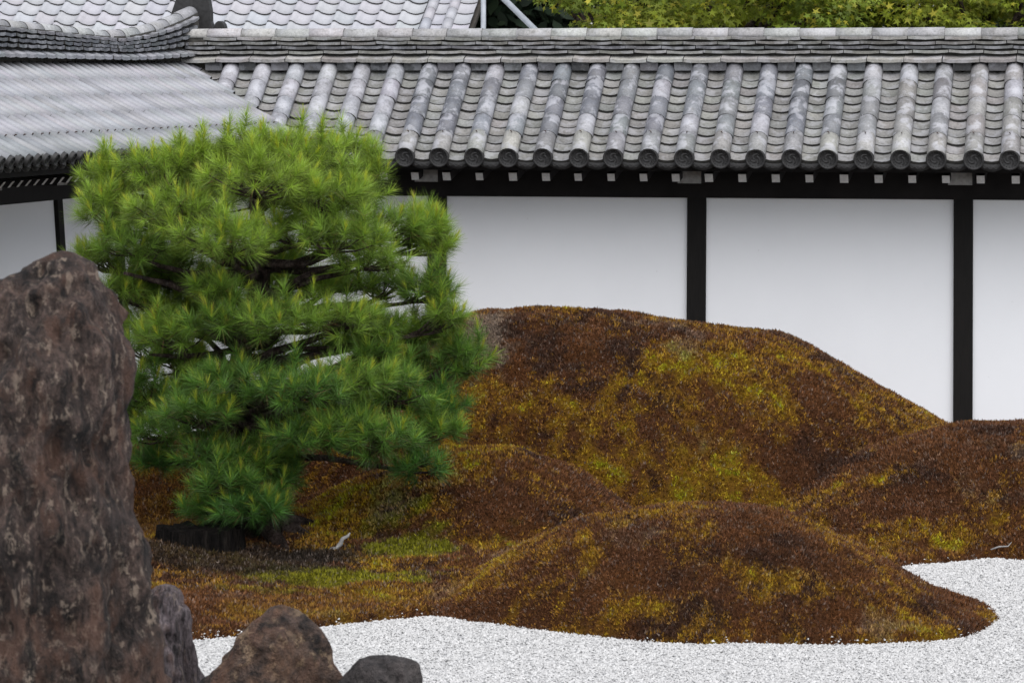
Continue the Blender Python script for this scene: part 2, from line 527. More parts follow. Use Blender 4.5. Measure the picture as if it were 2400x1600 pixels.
def moss_color(X, Y, rnd, z=0):
    """brown, ochre, yellow-green and bleached patches of the moss, plus painted shade under the pine; rnd = per-tuft random in 0..1"""
    brown = np.array([0.108, 0.044, 0.018]); dark = np.array([0.046, 0.023, 0.015]); ochre = np.array([0.228, 0.115, 0.013])
    yel = np.array([0.30, 0.215, 0.010]); lime = np.array([0.26, 0.27, 0.010]); grey = np.array([0.19, 0.145, 0.11]); green = np.array([0.165, 0.165, 0.007])
    rust = np.array([0.135, 0.054, 0.018])
    a = .5 + .8 * (fbm(X * 3.0 + 2.1, Y * 2.6 + 7.7, o=6, gain=.66) - .5) + 0.16 * (rnd - 0.5)
    b = fbm(X * 4.1 + 31, Y * 3.2 + 3, o=5, gain=.6)
    c = fbm(X * 2.4 + 61, Y * 2.4 + 13, o=6, gain=.65)
    g = fbm(X * 2.7 + 91, Y * 2.4 + 41, o=6)
    hi = fbm(X * 16 + 5, Y * 13 + 8, o=4, gain=.6)
    col = brown + (dark - brown) * (.8 * sstep(0.49, 0.62, c))[:, None]
    col = col + (rust - col) * (0.7 * sstep(0.50, 0.60, b))[:, None]
    low = np.zeros(len(X))
    for (lx, ly, rx, ry, k) in LIME:      # damp hollows and flats where the moss stays yellow-green
        low = low + (k * np.exp(-((X - lx) / rx) ** 2 - ((Y - ly) / ry) ** 2))
    low = np.clip(low, -1.1, 2.0)
    fy = a + 0.100 * low + 0.46 * (hi - 0.5) - .004
    col = col + (ochre - col) * sstep(0.47, 0.62, fy)[:, None]
    col = col + (yel - col) * (0.75 * sstep(0.61, 0.77, fy))[:, None]
    col = col + (lime - col) * (0.9 * sstep(0.74, 0.86, fy + 0.12 * (b - 0.5)))[:, None]
    gr = np.zeros(len(X))
    for (lx, ly, rx, ry, k) in GREEN:
        gr = np.maximum(gr, k * np.exp(-((X - lx) / rx) ** 2 - ((Y - ly) / ry) ** 2))
    gr = sstep(0.42, 0.66, gr * .62 + .55 * (b - .5) + .5 * (hi - .5) + .16)
    col = col + (green - col) * (gr * .9)[:, None]
    col = col + (grey - col) * (0.35 * sstep(0.68, 0.78, g + 0.10 * (rnd - .5) + .2 * (hi - .5)))[:, None]
    for (lx, ly, rx, ry, k) in BARE:
        w = k * np.exp(-((X - lx) / rx) ** 2 - ((Y - ly) / ry) ** 2)
        w = sstep(.30, .60, w + .8 * (hi - .5) + .6 * (b - .5)) * .8
        col = col + (grey - col) * w[:, None]
    for (lx, ly, rx, ry, k) in PINE_SHADE:     # shade under the pine, painted into the moss colour
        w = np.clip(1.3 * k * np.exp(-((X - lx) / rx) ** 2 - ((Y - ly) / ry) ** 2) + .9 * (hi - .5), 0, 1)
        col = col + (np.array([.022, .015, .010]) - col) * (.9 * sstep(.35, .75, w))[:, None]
    ru = np.zeros(len(X))
    for (lx, ly, rx, ry, k) in RUST:
        ru = np.maximum(ru, k * np.exp(-((X - lx) / rx) ** 2 - ((Y - ly) / ry) ** 2))
    col = col + (rust - col) * np.clip(ru * (0.6 + 0.9 * (b - 0.3) + .8 * (hi - .5)), 0, 1)[:, None]
    dk = rnd
    col = col * (0.44 + 1.25 * dk)[:, None]
    spark = (rnd * 977.0) % 1.0
    col = np.where((spark > 0.92)[:, None], col * 0.5 + np.array([.12, .095, .08]), col)
    return np.clip(col, 0, 1)


def gp(x, y, z=0.0):
    d = F * (CAM_H - z) / (y - HY)
    return ((x - 1200) / F * d, d)


def hit(x, y):
    """where the line of sight through a photo pixel meets the moss (used to note where its coloured patches grow)"""
    d = np.arange(15.0, 27.0, 0.02)
    X = (x - 1200) / F * d; Z = CAM_H - (y - HY) / F * d
    k = np.argmax(Z < all_top(X, d))
    return X[k], d[k]


_Y = [(1560, 880, .40, .35, .8), (1700, 930, .45, .35, .6), (1430, 870, .30, .30, .6), (1780, 820, .40, .30, .5), (1900, 860, .22, .30, .7), (1150, 960, .22, .30, .9), (1250, 1010, .25, .22, .9),
      (1400, 1080, .22, .20, .9), (1550, 1060, .20, .15, .7), (1560, 1145, .50, .20, 1.8), (1750, 1135, .35, .18, 1.7), (1460, 1135, .30, .20, 1.5), (2080, 960, .40, .20, .5), (1640, 770, .5, .15, .35),
      (1250, 765, .8, .40, -.8), (1360, 900, .25, .25, -.5), (1900, 1030, .40, .40, -.7), (1760, 1050, .3, .2, -.6), (1300, 830, .4, .3, -.6),
      (1130, 1370, .40, .22, .7), (1400, 1480, .5, .10, .8), (1900, 1375, .28, .10, .9), (2010, 1275, .10, .30, .9), (2150, 1370, .28, .14, .9), (1600, 1440, .5, .10, .4), (2260, 1440, .2, .2, .5),
      (1600, 1230, .60, .25, -.9), (1750, 1440, .5, .08, -.6), (1500, 1330, .35, .2, -.5), (1800, 1260, .3, .3, -.6),
      (2200, 1070, .80, .60, -.9), (2330, 1010, .6, .5, -.8), (2200, 1255, .60, .18, .8), (2050, 1160, .2, .2, .5), (2350, 1235, .3, .2, .5), (2200, 1300, .5, .1, -.6),
      (900, 1130, .30, .25, .9), (740, 1200, .25, .22, 1.2), (1060, 1085, .3, .2, .4), (1200, 1180, .40, .30, -1.0), (1000, 1240, .50, .15, -.9), (1300, 1100, .3, .2, -.5)]
LIME = [(*hit(x, y), a, b, k) for x, y, a, b, k in _Y] + [(*gp(1000, 1370, .1), .5, .3, .9), (*gp(830, 1190, .3), .35, .3, 1.1), (*gp(900, 1330, .1), .5, .3, 1.0), (*gp(700, 1380, .08), .6, .15, .8)]
GREEN = [(*gp(760, 1350, .1), .75, .28, 1.0), (*gp(980, 1300, .12), .45, .35, .9), (*gp(900, 1260, .15), .4, .35, .7), (*gp(620, 1375, .1), .6, .2, .7)]
PINE_SHADE = [(*gp(540, 1285, .2), .62, .42, 1.1), (*gp(740, 1285, .18), .30, .22, .9)]  # spots where the moss is darkened to paint the pine's shade
BARE = [(*gp(1130, 800, 1.1), .22, .5, .8), (*gp(1680, 1290, .35), .30, .4, .25), (*gp(1300, 950, .5), .2, .3, .6)]
RUST = [(*gp(560, 1430, .03), .9, .45, 1.0), (*gp(900, 1440, .03), .5, .18, .7), (*gp(340, 1180, .3), .4, .6, .8)]


def terrain_patch(name, hfun, x0, x1, y0, y1, step, keep=None):
    nx, ny = int((x1 - x0) / step) + 1, int((y1 - y0) / step) + 1
    gx, gy = np.meshgrid(np.linspace(x0, x1, nx), np.linspace(y0, y1, ny))
    X, Y = gx.ravel(), gy.ravel()
    Z = hfun(X, Y)
    i = np.arange(nx * ny).reshape(ny, nx)
    q = np.stack([i[:-1, :-1], i[:-1, 1:], i[1:, 1:], i[1:, :-1]], -1).reshape(-1, 4)
    if keep is not None:
        k = keep(X, Y, Z)
        q = q[k[q].any(axis=1)]
    used = np.unique(q); rm = np.full(nx * ny, -1); rm[used] = np.arange(len(used))
    X, Y, Z = X[used], Y[used], Z[used]
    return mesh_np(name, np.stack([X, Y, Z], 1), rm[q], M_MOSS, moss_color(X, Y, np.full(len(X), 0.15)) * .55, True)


def tufts(name, X, Y, Z, N, size, rnd):
    """three little blades per tuft, standing off the surface"""
    n = len(X)
    base = np.stack([X, Y, Z], 1)
    V = np.zeros((n, 9, 3), np.float32)
    for b in range(3):
        d = RNG.normal(0, 0.55, (n, 3)) + N * 0.9 + np.array([0, 0, .35])
        d /= np.linalg.norm(d, axis=1)[:, None]
        s = np.cross(d, RNG.normal(0, 1, (n, 3)))
        s /= np.linalg.norm(s, axis=1)[:, None] + 1e-9
        L = size * (0.7 + 0.8 * RNG.random(n)); w = size * (0.26 + 0.20 * RNG.random(n))
        o = RNG.normal(0, 0.3, (n, 3)) * size[:, None]
        V[:, b * 3 + 0] = base + o - s * w[:, None] - N * 0.004
        V[:, b * 3 + 1] = base + o + s * w[:, None] - N * 0.004
        V[:, b * 3 + 2] = base + o + d * L[:, None]
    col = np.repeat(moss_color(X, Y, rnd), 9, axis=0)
    Fc = np.arange(n * 9).reshape(-1, 3)
    return mesh_np(name, V.reshape(-1, 3), Fc, M_TUFT, col)


def scatter_moss(name, hfun, x0, x1, y0, y1, dens, parent, skip, size):
    n = int((x1 - x0) * (y1 - y0) * dens * 1.15)
    X = RNG.uniform(x0, x1, n); Y = RNG.uniform(y0, y1, n)
    Z = hfun(X, Y)
    k = Z > all_top(X, Y, skip) - 0.012
    k &= Z > 0.0
    X, Y, Z = X[k], Y[k], Z[k]
    e = 0.03
    N = np.stack([-(hfun(X + e, Y) - hfun(X - e, Y)) / (2 * e), -(hfun(X, Y + e) - hfun(X, Y - e)) / (2 * e), np.ones(len(X))], 1)
    N /= np.linalg.norm(N, axis=1)[:, None]
    # the far sides, which only the wall faces, are thinner
    k = RNG.random(len(X)) < np.where(N[:, 1] > 0.35, 0.25, 1.0)
    X, Y, Z, N = X[k], Y[k], Z[k], N[k]
    rnd = RNG.random(len(X))
    me = tufts('moss', X, Y, Z, N, np.full(len(X), size), rnd)
    return tag(ob('moss', me, parent), kind='stuff'), len(X)


gm = mesh('gravel_ground', [(-400, -200, 0), (400, -200, 0), (400, 900, 0), (-400, 900, 0)], [(0, 1, 2, 3)], M_GRAVEL)
ground = tag(ob('gravel_ground', gm), 'white gravel ground around the moss', 'gravel', kind='structure')

mg = ob('moss_ground', terrain_patch('moss_ground', ground_h, -5.1, 5.3, 16.6, 27.1, 0.05, lambda x, y, z: moss_dist(x, y) > -0.2))
tag(mg, 'low moss ground between the mounds and under the pine', 'moss', kind='structure')
NT = scatter_moss('moss', ground_h, -2.7, 3.6, 17.3, 24.0, 5200, mg, 'g', 0.015)[1]
for m in MOUNDS:
    x0, x1 = m.X[0] - .05, m.X[-1] + .05
    y0, y1 = (m.D - m.wf).min() - .05, (m.D + m.wb).max() + .05
    mo = ob('moss_mound', terrain_patch('moss_mound', m.h, x0, x1, y0, y1, 0.04, lambda x, y, z, m=m: z > ground_h(x, y) - 0.075))
    tag(mo, m.label, 'moss mound', 'moss mounds in the garden', 'structure')
    near = m.D.mean() < 20
    NT += scatter_moss('moss', m.h, x0, x1, y0, y1, 9000 if near else 6000, mo, m, 0.0125 if near else 0.015)[1]
print('tufts', NT)


def pebbles():
    n = int(7.2 * 6.0 * 11500)
    X = RNG.uniform(-2.6, 4.6, n); Y = RNG.uniform(16.1, 22.1, n)
    k = (moss_dist(X, Y) < 0.012 + 0.05 * RNG.random(n) ** 9) & (X > -0.16 * Y - .3) & (X < 0.21 * Y + .3)
    X, Y = X[k], Y[k]; n = len(X)
    r = 0.0042 + 0.0050 * RNG.random(n) ** 1.5
    base = np.array([(1, 0, 0), (-1, 0, 0), (0, 1, 0), (0, -1, 0), (0, 0, 1)], float)
    th = RNG.uniform(0, 6.283, n); c, s = np.cos(th), np.sin(th)
    B = np.repeat(base[None], n, 0) * (0.7 + 0.6 * RNG.random((n, 5, 1))) + RNG.normal(0, 0.25, (n, 5, 3))
    B *= np.stack([np.ones(n), 0.6 + .4 * RNG.random(n), 0.5 + .35 * RNG.random(n)], 1)[:, None, :]
    V = np.stack([B[..., 0] * c[:, None] - B[..., 1] * s[:, None], B[..., 0] * s[:, None] + B[..., 1] * c[:, None], B[..., 2]], -1) * r[:, None, None]
    V += np.stack([X, Y, np.maximum(ground_h(X, Y) + .004, 0) + r * 0.35 + 0.004 * RNG.random(n)], 1)[:, None, :]
    f = np.array([(0, 2, 4), (2, 1, 4), (1, 3, 4), (3, 0, 4)])
    Fc = (f[None] + (np.arange(n) * 5)[:, None, None]).reshape(-1, 3)
    t = RNG.random(n)
    g = np.where(t < 0.05, 0.12 + .18 * RNG.random(n), 0.36 + 0.21 * RNG.random(n))
    col = np.repeat(np.stack([g, g * 0.99, g * 0.975], 1), 5, 0)
    o = tag(ob('gravel', mesh_np('gravel', V.reshape(-1, 3), Fc, M_PEB, col)), 'loose white gravel stones around the moss', 'gravel', kind='stuff')
    print('pebbles', n)


pebbles()

# ------------------------------------------------------------------ tiled walls
def cover_mesh(r, L, taper=0.965, nseg=9, mat=None, name='cover_tile'):
    """half-round cover tile, x across, y down the slope from 0 to L, z up; wide end lowest"""
    mb = MB(); V = []; th = 0.013
    for (y, k) in ((0, taper), (L, 1.0)):
        for rr in (r * k, r * k - th):
            for i in range(nseg + 1):
                t = math.pi * i / nseg
                V.append((rr * math.cos(t), y, rr * math.sin(t) * 0.98))
    n = nseg + 1
    Fo = [(i, i + 1, 2 * n + i + 1, 2 * n + i) for i in range(nseg)]
    Fi = [(n + i + 1, n + i, 3 * n + i, 3 * n + i + 1) for i in range(nseg)]
    Fe = [(2 * n + i, 2 * n + i + 1, 3 * n + i + 1, 3 * n + i) for i in range(nseg)]
    Ft = [(i + 1, i, n + i, n + i + 1) for i in range(nseg)]
    Fs = [(0, 2 * n, 3 * n, n), (n - 1, 2 * n - 1, 4 * n - 1, 3 * n - 1)]
    mb.add(V, Fo + Fi + Fe + Ft + Fs, [0] * len(Fo) + [1] * (len(Fi) + len(Fe) + len(Ft) + 2))
    mb.s = [True] * len(Fo) + [False] * (len(mb.f) - len(Fo))
    return mb.mesh(name, [mat or M_TILE, M_EDGE])


def flat_mesh(w, L, sag, th=0.021, nseg=6, mat=None):
    V = []
    for y in (0, L):
        for dz in (0, -th):
            for i in range(nseg + 1):
                x = -w / 2 + w * i / nseg
                V.append((x, y, sag * (2 * x / w) ** 2 + dz))
    n = nseg + 1
    top = [(i + 1, i, 2 * n + i, 2 * n + i + 1) for i in range(nseg)]
    bot = [(n + i, n + i + 1, 3 * n + i + 1, 3 * n + i) for i in range(nseg)]
    fr = [(2 * n + i + 1, 2 * n + i, 3 * n + i, 3 * n + i + 1) for i in range(nseg)]
    mb = MB(); mb.add(V, top + bot + fr, [0] * nseg + [1] * (2 * nseg)); mb.s = [True] * nseg + [False] * 2 * nseg
    return mb.mesh('flat_tile', [mat or M_TILE_OLD, M_EDGE])


def disc_mesh(r):
    """round eave end: rim, ring of pearls and a three-comma swirl in relief; faces +y"""
    mb = MB(); n = 28
    prof = [(r, -0.03), (r, 0.004), (r * 0.97, 0.008), (r * 0.84, 0.008), (r * 0.80, 0.0), (0.001, 0.001)]
    V = []
    for (rr, y) in prof:
        for i in range(n):
            t = 2 * math.pi * i / n
            V.append((rr * math.cos(t), y, rr * math.sin(t)))
    Fc = []
    for j in range(len(prof) - 1):
        for i in range(n):
            Fc.append((j * n + i, j * n + (i + 1) % n, (j + 1) * n + (i + 1) % n, (j + 1) * n + i))
    mb.add(V, Fc, 0, True)
    for k in range(16):                                   # pearls
        t = 2 * math.pi * k / 16; cx, cz, q = r * .69 * math.cos(t), r * .69 * math.sin(t), r * .055
        P = [(cx + q * math.cos(a), 0.001, cz + q * math.sin(a)) for a in [i * math.pi / 3 for i in range(6)]] + [(cx, 0.006, cz)]
        mb.add(P, [(i, (i + 1) % 6, 6) for i in range(6)], 0, False)
    for k in range(3):                                    # commas
        t0 = 2 * math.pi * k / 3; L, Rr = [], []
        for i in range(9):
            u = i / 8; a = t0 + u * 2.3
            rc = r * (0.20 + 0.34 * u); hw = r * 0.15 * (1 - u) ** 0.8 + 0.001
            L.append(((rc - hw) * math.cos(a), (rc - hw) * math.sin(a))); Rr.append(((rc + hw) * math.cos(a), (rc + hw) * math.sin(a)))
        V = [(x, 0.001, z) for x, z in L] + [((a[0] + b[0]) / 2, 0.008, (a[1] + b[1]) / 2) for a, b in zip(L, Rr)] + [(x, 0.001, z) for x, z in Rr]
        mb.add(V, [(i, i + 1, 9 + i + 1, 9 + i) for i in range(8)] + [(9 + i, 9 + i + 1, 18 + i + 1, 18 + i) for i in range(8)], 0, True)
    return mb.mesh('eave_disc', [M_DISC])


def pendant_mesh(w, sag, h=0.05):
    """eave tile between two discs: trough with a curved hanging face carrying a raised scroll line"""
    n = 8; V = []
    xs = [-w / 2 + w * i / n for i in range(n + 1)]
    for (y, dz) in ((-0.16, 0), (0, 0), (0.004, -0.006), (0.004, -h), (-0.014, -h)):
        for x in xs: V.append((x, y, sag * (2 * x / w) ** 2 + dz * (1 if dz == 0 else (1 - 0.25 * (2 * x / w) ** 2))))
    m = n + 1; Fc, idx = [], []
    for j in range(4):
        for i in range(n):
            Fc.append((j * m + i + 1, j * m + i, (j + 1) * m + i, (j + 1) * m + i + 1)); idx.append(0 if j == 0 else 1)
    mb = MB(); mb.add(V, Fc, idx, True)
    R1 = []
    for i in range(13):
        x = -w * .30 + w * .60 * i / 12
        R1.append((x, 0.006, sag * (2 * x / w) ** 2 - h * .5 + h * .16 * math.sin(i * 1.6)))
    mb.tube(R1, 0.0035, 4, 1)
    return mb.mesh('eave_tile', [M_TILE_OLD, M_DISC])


def noshi_mesh(L, dep, th, drop, name='ridge_tile', seed=0, chip=0.0):
    """flat ridge tile: x along, y outwards (0..dep), sagging slightly along its length, chipped front edge"""
    rr = random.Random(seed); n = 6; V = []
    for i in range(n + 1):
        x = -L / 2 + L * i / n; u = 2 * i / n - 1
        s = 0.004 * u * u * (1 + rr.random())
        e = dep - rr.random() * chip
        V += [(x, 0, s), (x, e, s - drop), (x, e, s - drop - th * (1 - rr.random() * .15)), (x, 0, s - th)]
    Fc = []; idx = []
    for i in range(n):
        a, b = 4 * i, 4 * i + 4
        Fc += [(a, b, b + 1, a + 1), (a + 1, b + 1, b + 2, a + 2), (a + 2, b + 2, b + 3, a + 3)]; idx += [0, 0, 1]
    Fc += [(0, 1, 2, 3), (4 * n + 3, 4 * n + 2, 4 * n + 1, 4 * n)]; idx += [1, 1]
    return mesh(name, V, Fc, [M_TILE_OLD, M_EDGE], idx)


def jitc(c, a=0.12):
    k = 1 + random.uniform(-a, a)
    return tuple(max(0.01, x * k * (1 + random.uniform(-.025, .025))) for x in c)


class Frame:
    """a wall's own axes: along it, outwards into the garden, up"""
    def __init__(s, C, al, out):
        s.C = Vector((C[0], C[1], 0)); s.al = Vector((al[0], al[1], 0)).normalized(); s.out = Vector((out[0], out[1], 0)).normalized()
        s.xa = s.al if s.al.cross(s.out).z > 0 else -s.al
        s.sg = 1 if s.xa == s.al else -1

    def p(s, t, o, z): return s.C + s.al * t + s.out * o + Vector((0, 0, z))

    def m(s, t, o, z, pitch=0.0, rz=0.0, ry=0.0):
        d = s.out * math.cos(pitch) - Vector((0, 0, 1)) * math.sin(pitch)
        w = s.xa.cross(d)
        M = Matrix(((s.xa.x, d.x, w.x), (s.xa.y, d.y, w.y), (s.xa.z, d.z, w.z))).to_4x4()
        if rz: M = M @ Matrix.Rotation(rz, 4, 'Z')
        if ry: M = M @ Matrix.Rotation(ry, 4, 'Y')
        return Matrix.Translation(s.p(t, o, z)) @ M

    def slab(s, mb, t0, t1, pts, m=0):
        """prism along the wall: pts = (o, z) section outline"""
        n = len(pts)
        V = [s.p(t0, o, z) for o, z in pts] + [s.p(t1, o, z) for o, z in pts]
        Fc = [(i, (i + 1) % n, n + (i + 1) % n, n + i) for i in range(n)] + [tuple(range(n))[::-1], tuple(range(n, 2 * n))]
        if s.sg > 0: Fc = [f[::-1] for f in Fc]
        mb.add(V, Fc, m)


def tiled_wall(cfg):
    fr = cfg['frame']; zr = cfg['z0']; run = cfg['run']; pit = cfg['pitch']; T0, T1 = cfg['t0'], cfg['t1']
    root = empty('garden_wall', fr.p((T0 + T1) / 2, 0, 0), cfg['label'], 'wall')
    tp = math.tan(pit)
    o0 = 0.10
    zax = lambda o: zr - (o - o0) * tp                     # height of the cover tiles' axis over the outward distance
    cut = cfg['cut']                                       # how far out a column at t may reach
    # --- wall body: battered plaster panels, posts, beam
    fo, bat, zb = cfg['face'], cfg['batter'], cfg['beam_bottom']
    foot = fo + bat * zb
    posts = cfg['posts']; pw = cfg.get('post_hw', 0.069)
    ends = [T0] + [p for p in posts] + [T1]
    for a, b in zip(ends[:-1], ends[1:]):
        mb = MB(); fr.slab(mb, a, b, [(foot, -0.05), (fo, zb), (-fo, zb), (-foot, -0.05)])
        ob('wall_panel', mb.mesh('wall_panel', [M_PLASTER]), root)
    for p in posts:
        mb = MB(); fr.slab(mb, p - pw, p + pw, [(foot + .035, -0.05), (fo + .03, zb + .003), (fo - .02, zb + .003), (foot - .02, -0.05)])
        ob('post', mb.mesh('post', [M_WOOD]), root)
    mb = MB(); fr.slab(mb, T0, T1, [(fo + .034, zb), (fo + .034, zb + .20), (-fo - .034, zb + .20), (-fo - .034, zb)])
    ob('beam', mb.mesh('beam', [M_WOODL]), root)
    # --- rafters with white ends
    ro, rz = cfg['rafter_o'], cfg['rafter_z']; rh = cfg.get('rafter_h', 0.028); ra = math.tan(R(9))
    t = cfg['rafter_t0']
    tilt = 0.016
    while t < T1 - .05:
        if cut(t) > ro + .02:
            mb = MB(); pts = []
            w = rh * random.uniform(.94, 1.06)
            for (o, z) in ((0.0, rz + ro * ra), (ro, rz)):
                dz = tilt if o > 0 else 0
                pts += [fr.p(t - w, o - dz, z - w), fr.p(t + w, o - dz, z - w), fr.p(t + w, o + dz, z + w), fr.p(t - w, o + dz, z + w)]
            Fc = [(0, 1, 5, 4), (1, 2, 6, 5), (2, 3, 7, 6), (3, 0, 4, 7), (4, 5, 6, 7), (3, 2, 1, 0)]
            if fr.sg > 0: Fc = [f[::-1] for f in Fc]
            mb.add(pts, Fc, [0, 0, 0, 0, 1, 0])
            ob('rafter', mb.mesh('rafter', [M_WOODL, M_WHITE]), root)
        t += cfg['rafter_step'] * random.uniform(.97, 1.03)
    for p in posts:
        if cut(p) > ro:
            mb = MB(); o1 = ro - .16
            fr.slab(mb, p - .085, p + .085, [(o1, rz - .045), (o1, rz + .055), (0.05, rz + .055), (0.05, rz - .045)], [0] * 6)
            me = mb.mesh('bracket', [M_WOODL, M_GREYW])
            me.polygons[0].material_index = 1
            ob('bracket', me, root)
    # eave boards
    ze = zax(run)
    mb = MB(); fr.slab(mb, cfg['board_t0'], T1, [(run - .10, ze - .112), (run - .10, ze - .075), (run - .20, ze - .055), (run - .20, ze - .112)])
    ob('eave_board', mb.mesh('eave_board', [M_WOODL]), root)
    mb = MB(); fr.slab(mb, cfg['board_t0'], T1, [(run - .14, ze - .095), (run - .14, ze - .08), (0, rz + ro * ra + .12), (0, rz + ro * ra + .10)])
    ob('soffit', mb.mesh('soffit', [M_WOODL]), root)
    # --- roof: bed slab (the part) with tiles as its pieces
    mb = MB(); dz = -0.052 * (cfg['cover_r'] / .068)
    b0 = cfg['board_t0']
    fr.slab(mb, b0, T1, [(0, zr + .03), (o0, zax(o0) + dz), (run - .06, zax(run - .06) + dz), (run - .06, zax(run - .06) + dz - .03), (0, zr - .25)])
    fr.slab(mb, T0, T1, [(-.001, zr + .03), (-.001, zr - .25), (-run, zax(run) + dz - .03), (-run, zax(run) + dz)])
    roof = ob('roof', mb.mesh('roof', [M_DECK]), root)
    pitch_t = cfg['col_step']; slope = (run - o0) / math.cos(pit)
    cr = cfg['cover_r']; nr = cfg['cover_rows']; cl = slope / nr
    cov = cover_mesh(cr, cl + .02, cfg.get('taper', .965), mat=cfg['mat'])
    nf = cfg['flat_rows']; fl = slope / nf
    sag = 0.042 * cfg['cover_r'] / .068
    flat = flat_mesh(pitch_t * .86, fl + .05, sag)
    disc = disc_mesh(cr * 1.06); pend = pendant_mesh(pitch_t * .80, .028 * cfg['cover_r'] / .068)
    nail = MB(); nail.tube([(0, 0, 0), (0.002, 0.003, 0.016), (0.006, 0.012, 0.021)], [.005, .0045, .003], 5)
    nail = nail.mesh('nail', [M_IRON])
    fill = MB(); fill.box((-pitch_t * .26, -.05, -.04), (pitch_t * .26, .012, .040)); fillm = fill.mesh('filler_tile', [M_TILE_OLD])
    dvec = fr.out * math.cos(pit) - Vector((0, 0, math.sin(pit)))
    ncol = int((T1 - cfg['col_t0']) / pitch_t)
    far = MB()
    for c in range(ncol):
        t = cfg['col_t0'] + c * pitch_t + random.uniform(-.004, .004)
        lim = cut(t)
        bc = cfg['color'](t)
        sw = random.uniform(-.006, .006)
        for k in range(nr):
            oa = o0 + k * (run - o0) / nr
            ln = (run - o0) / nr
            if oa + ln * .35 > lim: break
            last = k == nr - 1
            mt = fr.m(t + sw * k / nr + random.uniform(-.002, .002), oa, zax(oa) + .0015 * k + random.uniform(0, .003), pit, random.uniform(-.02, .02) * cfg.get('jitter', 1.0), random.uniform(-.05, .05))
            me = cov
            if oa + ln > lim: mt = mt @ Matrix.Diagonal((1, max(.35, (lim - oa) / ln), 1, 1))
            cc = tuple(x * cfg.get('shade', 1.0) for x in jitc(bc(k), .14 * cfg.get('jitter', 1.0)))
            ob('cover_tile', me, roof, mt, cc)
            if last and lim >= run:
                pd = fr.p(t + sw, run, zax(run)) + dvec * .034
                md = fr.m(0, 0, 0, cfg['disc_pitch']); md.translation = pd + Vector((0, 0, .002))
                ob('eave_disc', disc, roof, md, cc)
                pn = fr.p(t, oa, zax(oa)) + dvec * (cl * .16) + fr.xa.cross(dvec) * (cr * .97)
                mn = fr.m(0, 0, 0, pit, random.uniform(-1, 1)); mn.translation = pn
                ob('nail', nail, roof, mn)
        tm = t + pitch_t / 2
        lim = cut(tm)
        if lim > .12 and cfg['fill']:
            ob('filler_tile', fillm, roof, fr.m(tm, o0 + .035, zr + .022, pit * .35, random.uniform(-.05, .05)), jitc((.12, .12, .125), .45))
        for k in range(nf):
            oa = o0 + k * (run - o0) / nf - .055 * math.cos(pit)
            if oa + .09 > lim: break
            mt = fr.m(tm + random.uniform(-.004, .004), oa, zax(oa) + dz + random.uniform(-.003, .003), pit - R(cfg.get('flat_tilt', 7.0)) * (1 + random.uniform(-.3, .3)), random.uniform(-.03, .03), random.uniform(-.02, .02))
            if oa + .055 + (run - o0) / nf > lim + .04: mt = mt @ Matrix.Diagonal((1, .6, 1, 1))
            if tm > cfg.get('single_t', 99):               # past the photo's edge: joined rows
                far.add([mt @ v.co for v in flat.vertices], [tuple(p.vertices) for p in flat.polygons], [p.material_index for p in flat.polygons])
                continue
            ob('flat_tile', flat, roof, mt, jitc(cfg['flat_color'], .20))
        if lim >= run:
            mp = fr.m(0, 0, 0, R(5)); mp.translation = fr.p(tm, run - .005, zax(run) + dz)
            ob('eave_tile', pend, roof, mp, jitc(cfg['flat_color'], .2))
    if far.f:
        tag(ob('flat_tile_rows', far.mesh('flat_tile_rows', [M_TILE_OLD, M_EDGE]), roof, None, cfg['flat_color']), kind='stuff')
    # --- ridge: mortar core (the part) with courses of flat tiles and a round cap as its pieces
    lift = cfg['lift']
    rh0 = zr + .085
    hgt = cfg['ridge_h']
    core = MB()
    nseg = 24
    for i in range(nseg):
        ta, tb = [cfg['ridge_t0'] + (T1 - cfg['ridge_t0']) * q / nseg for q in (i, i + 1)]
        za, zb2 = lift(ta), lift(tb)
        V = []
        for (tt, lz) in ((ta, za), (tb, zb2)):
            V += [fr.p(tt, .100, rh0 - .10), fr.p(tt, .062, rh0 + hgt + lz + .015), fr.p(tt, -.062, rh0 + hgt + lz + .015), fr.p(tt, -.105, rh0 - .10)]
        Fc = [(0, 1, 5, 4), (1, 2, 6, 5), (2, 3, 7, 6), (3, 0, 4, 7)]
        if i == 0: Fc.append((3, 2, 1, 0))
        if i == nseg - 1: Fc.append((4, 5, 6, 7))
        if fr.sg > 0: Fc = [f[::-1] for f in Fc]
        core.add(V, Fc)
    ridge = ob('ridge', core.mesh('ridge', [M_MORTAR]), root)
    NL = cfg['tile_len']
    noshi = [noshi_mesh(NL * k, .085, .021, .003, seed=i, chip=.012) for i, k in enumerate((0.90, .96, 1.0, 1.04, .94, 1.0))]
    wide = [noshi_mesh(NL * k, .10, .024, .030, seed=20 + i, chip=.006) for i, k in enumerate((0.97, 1.0, 1.03))]
    nl = cfg['layers']; rj = cfg.get('jitter', 1.0)
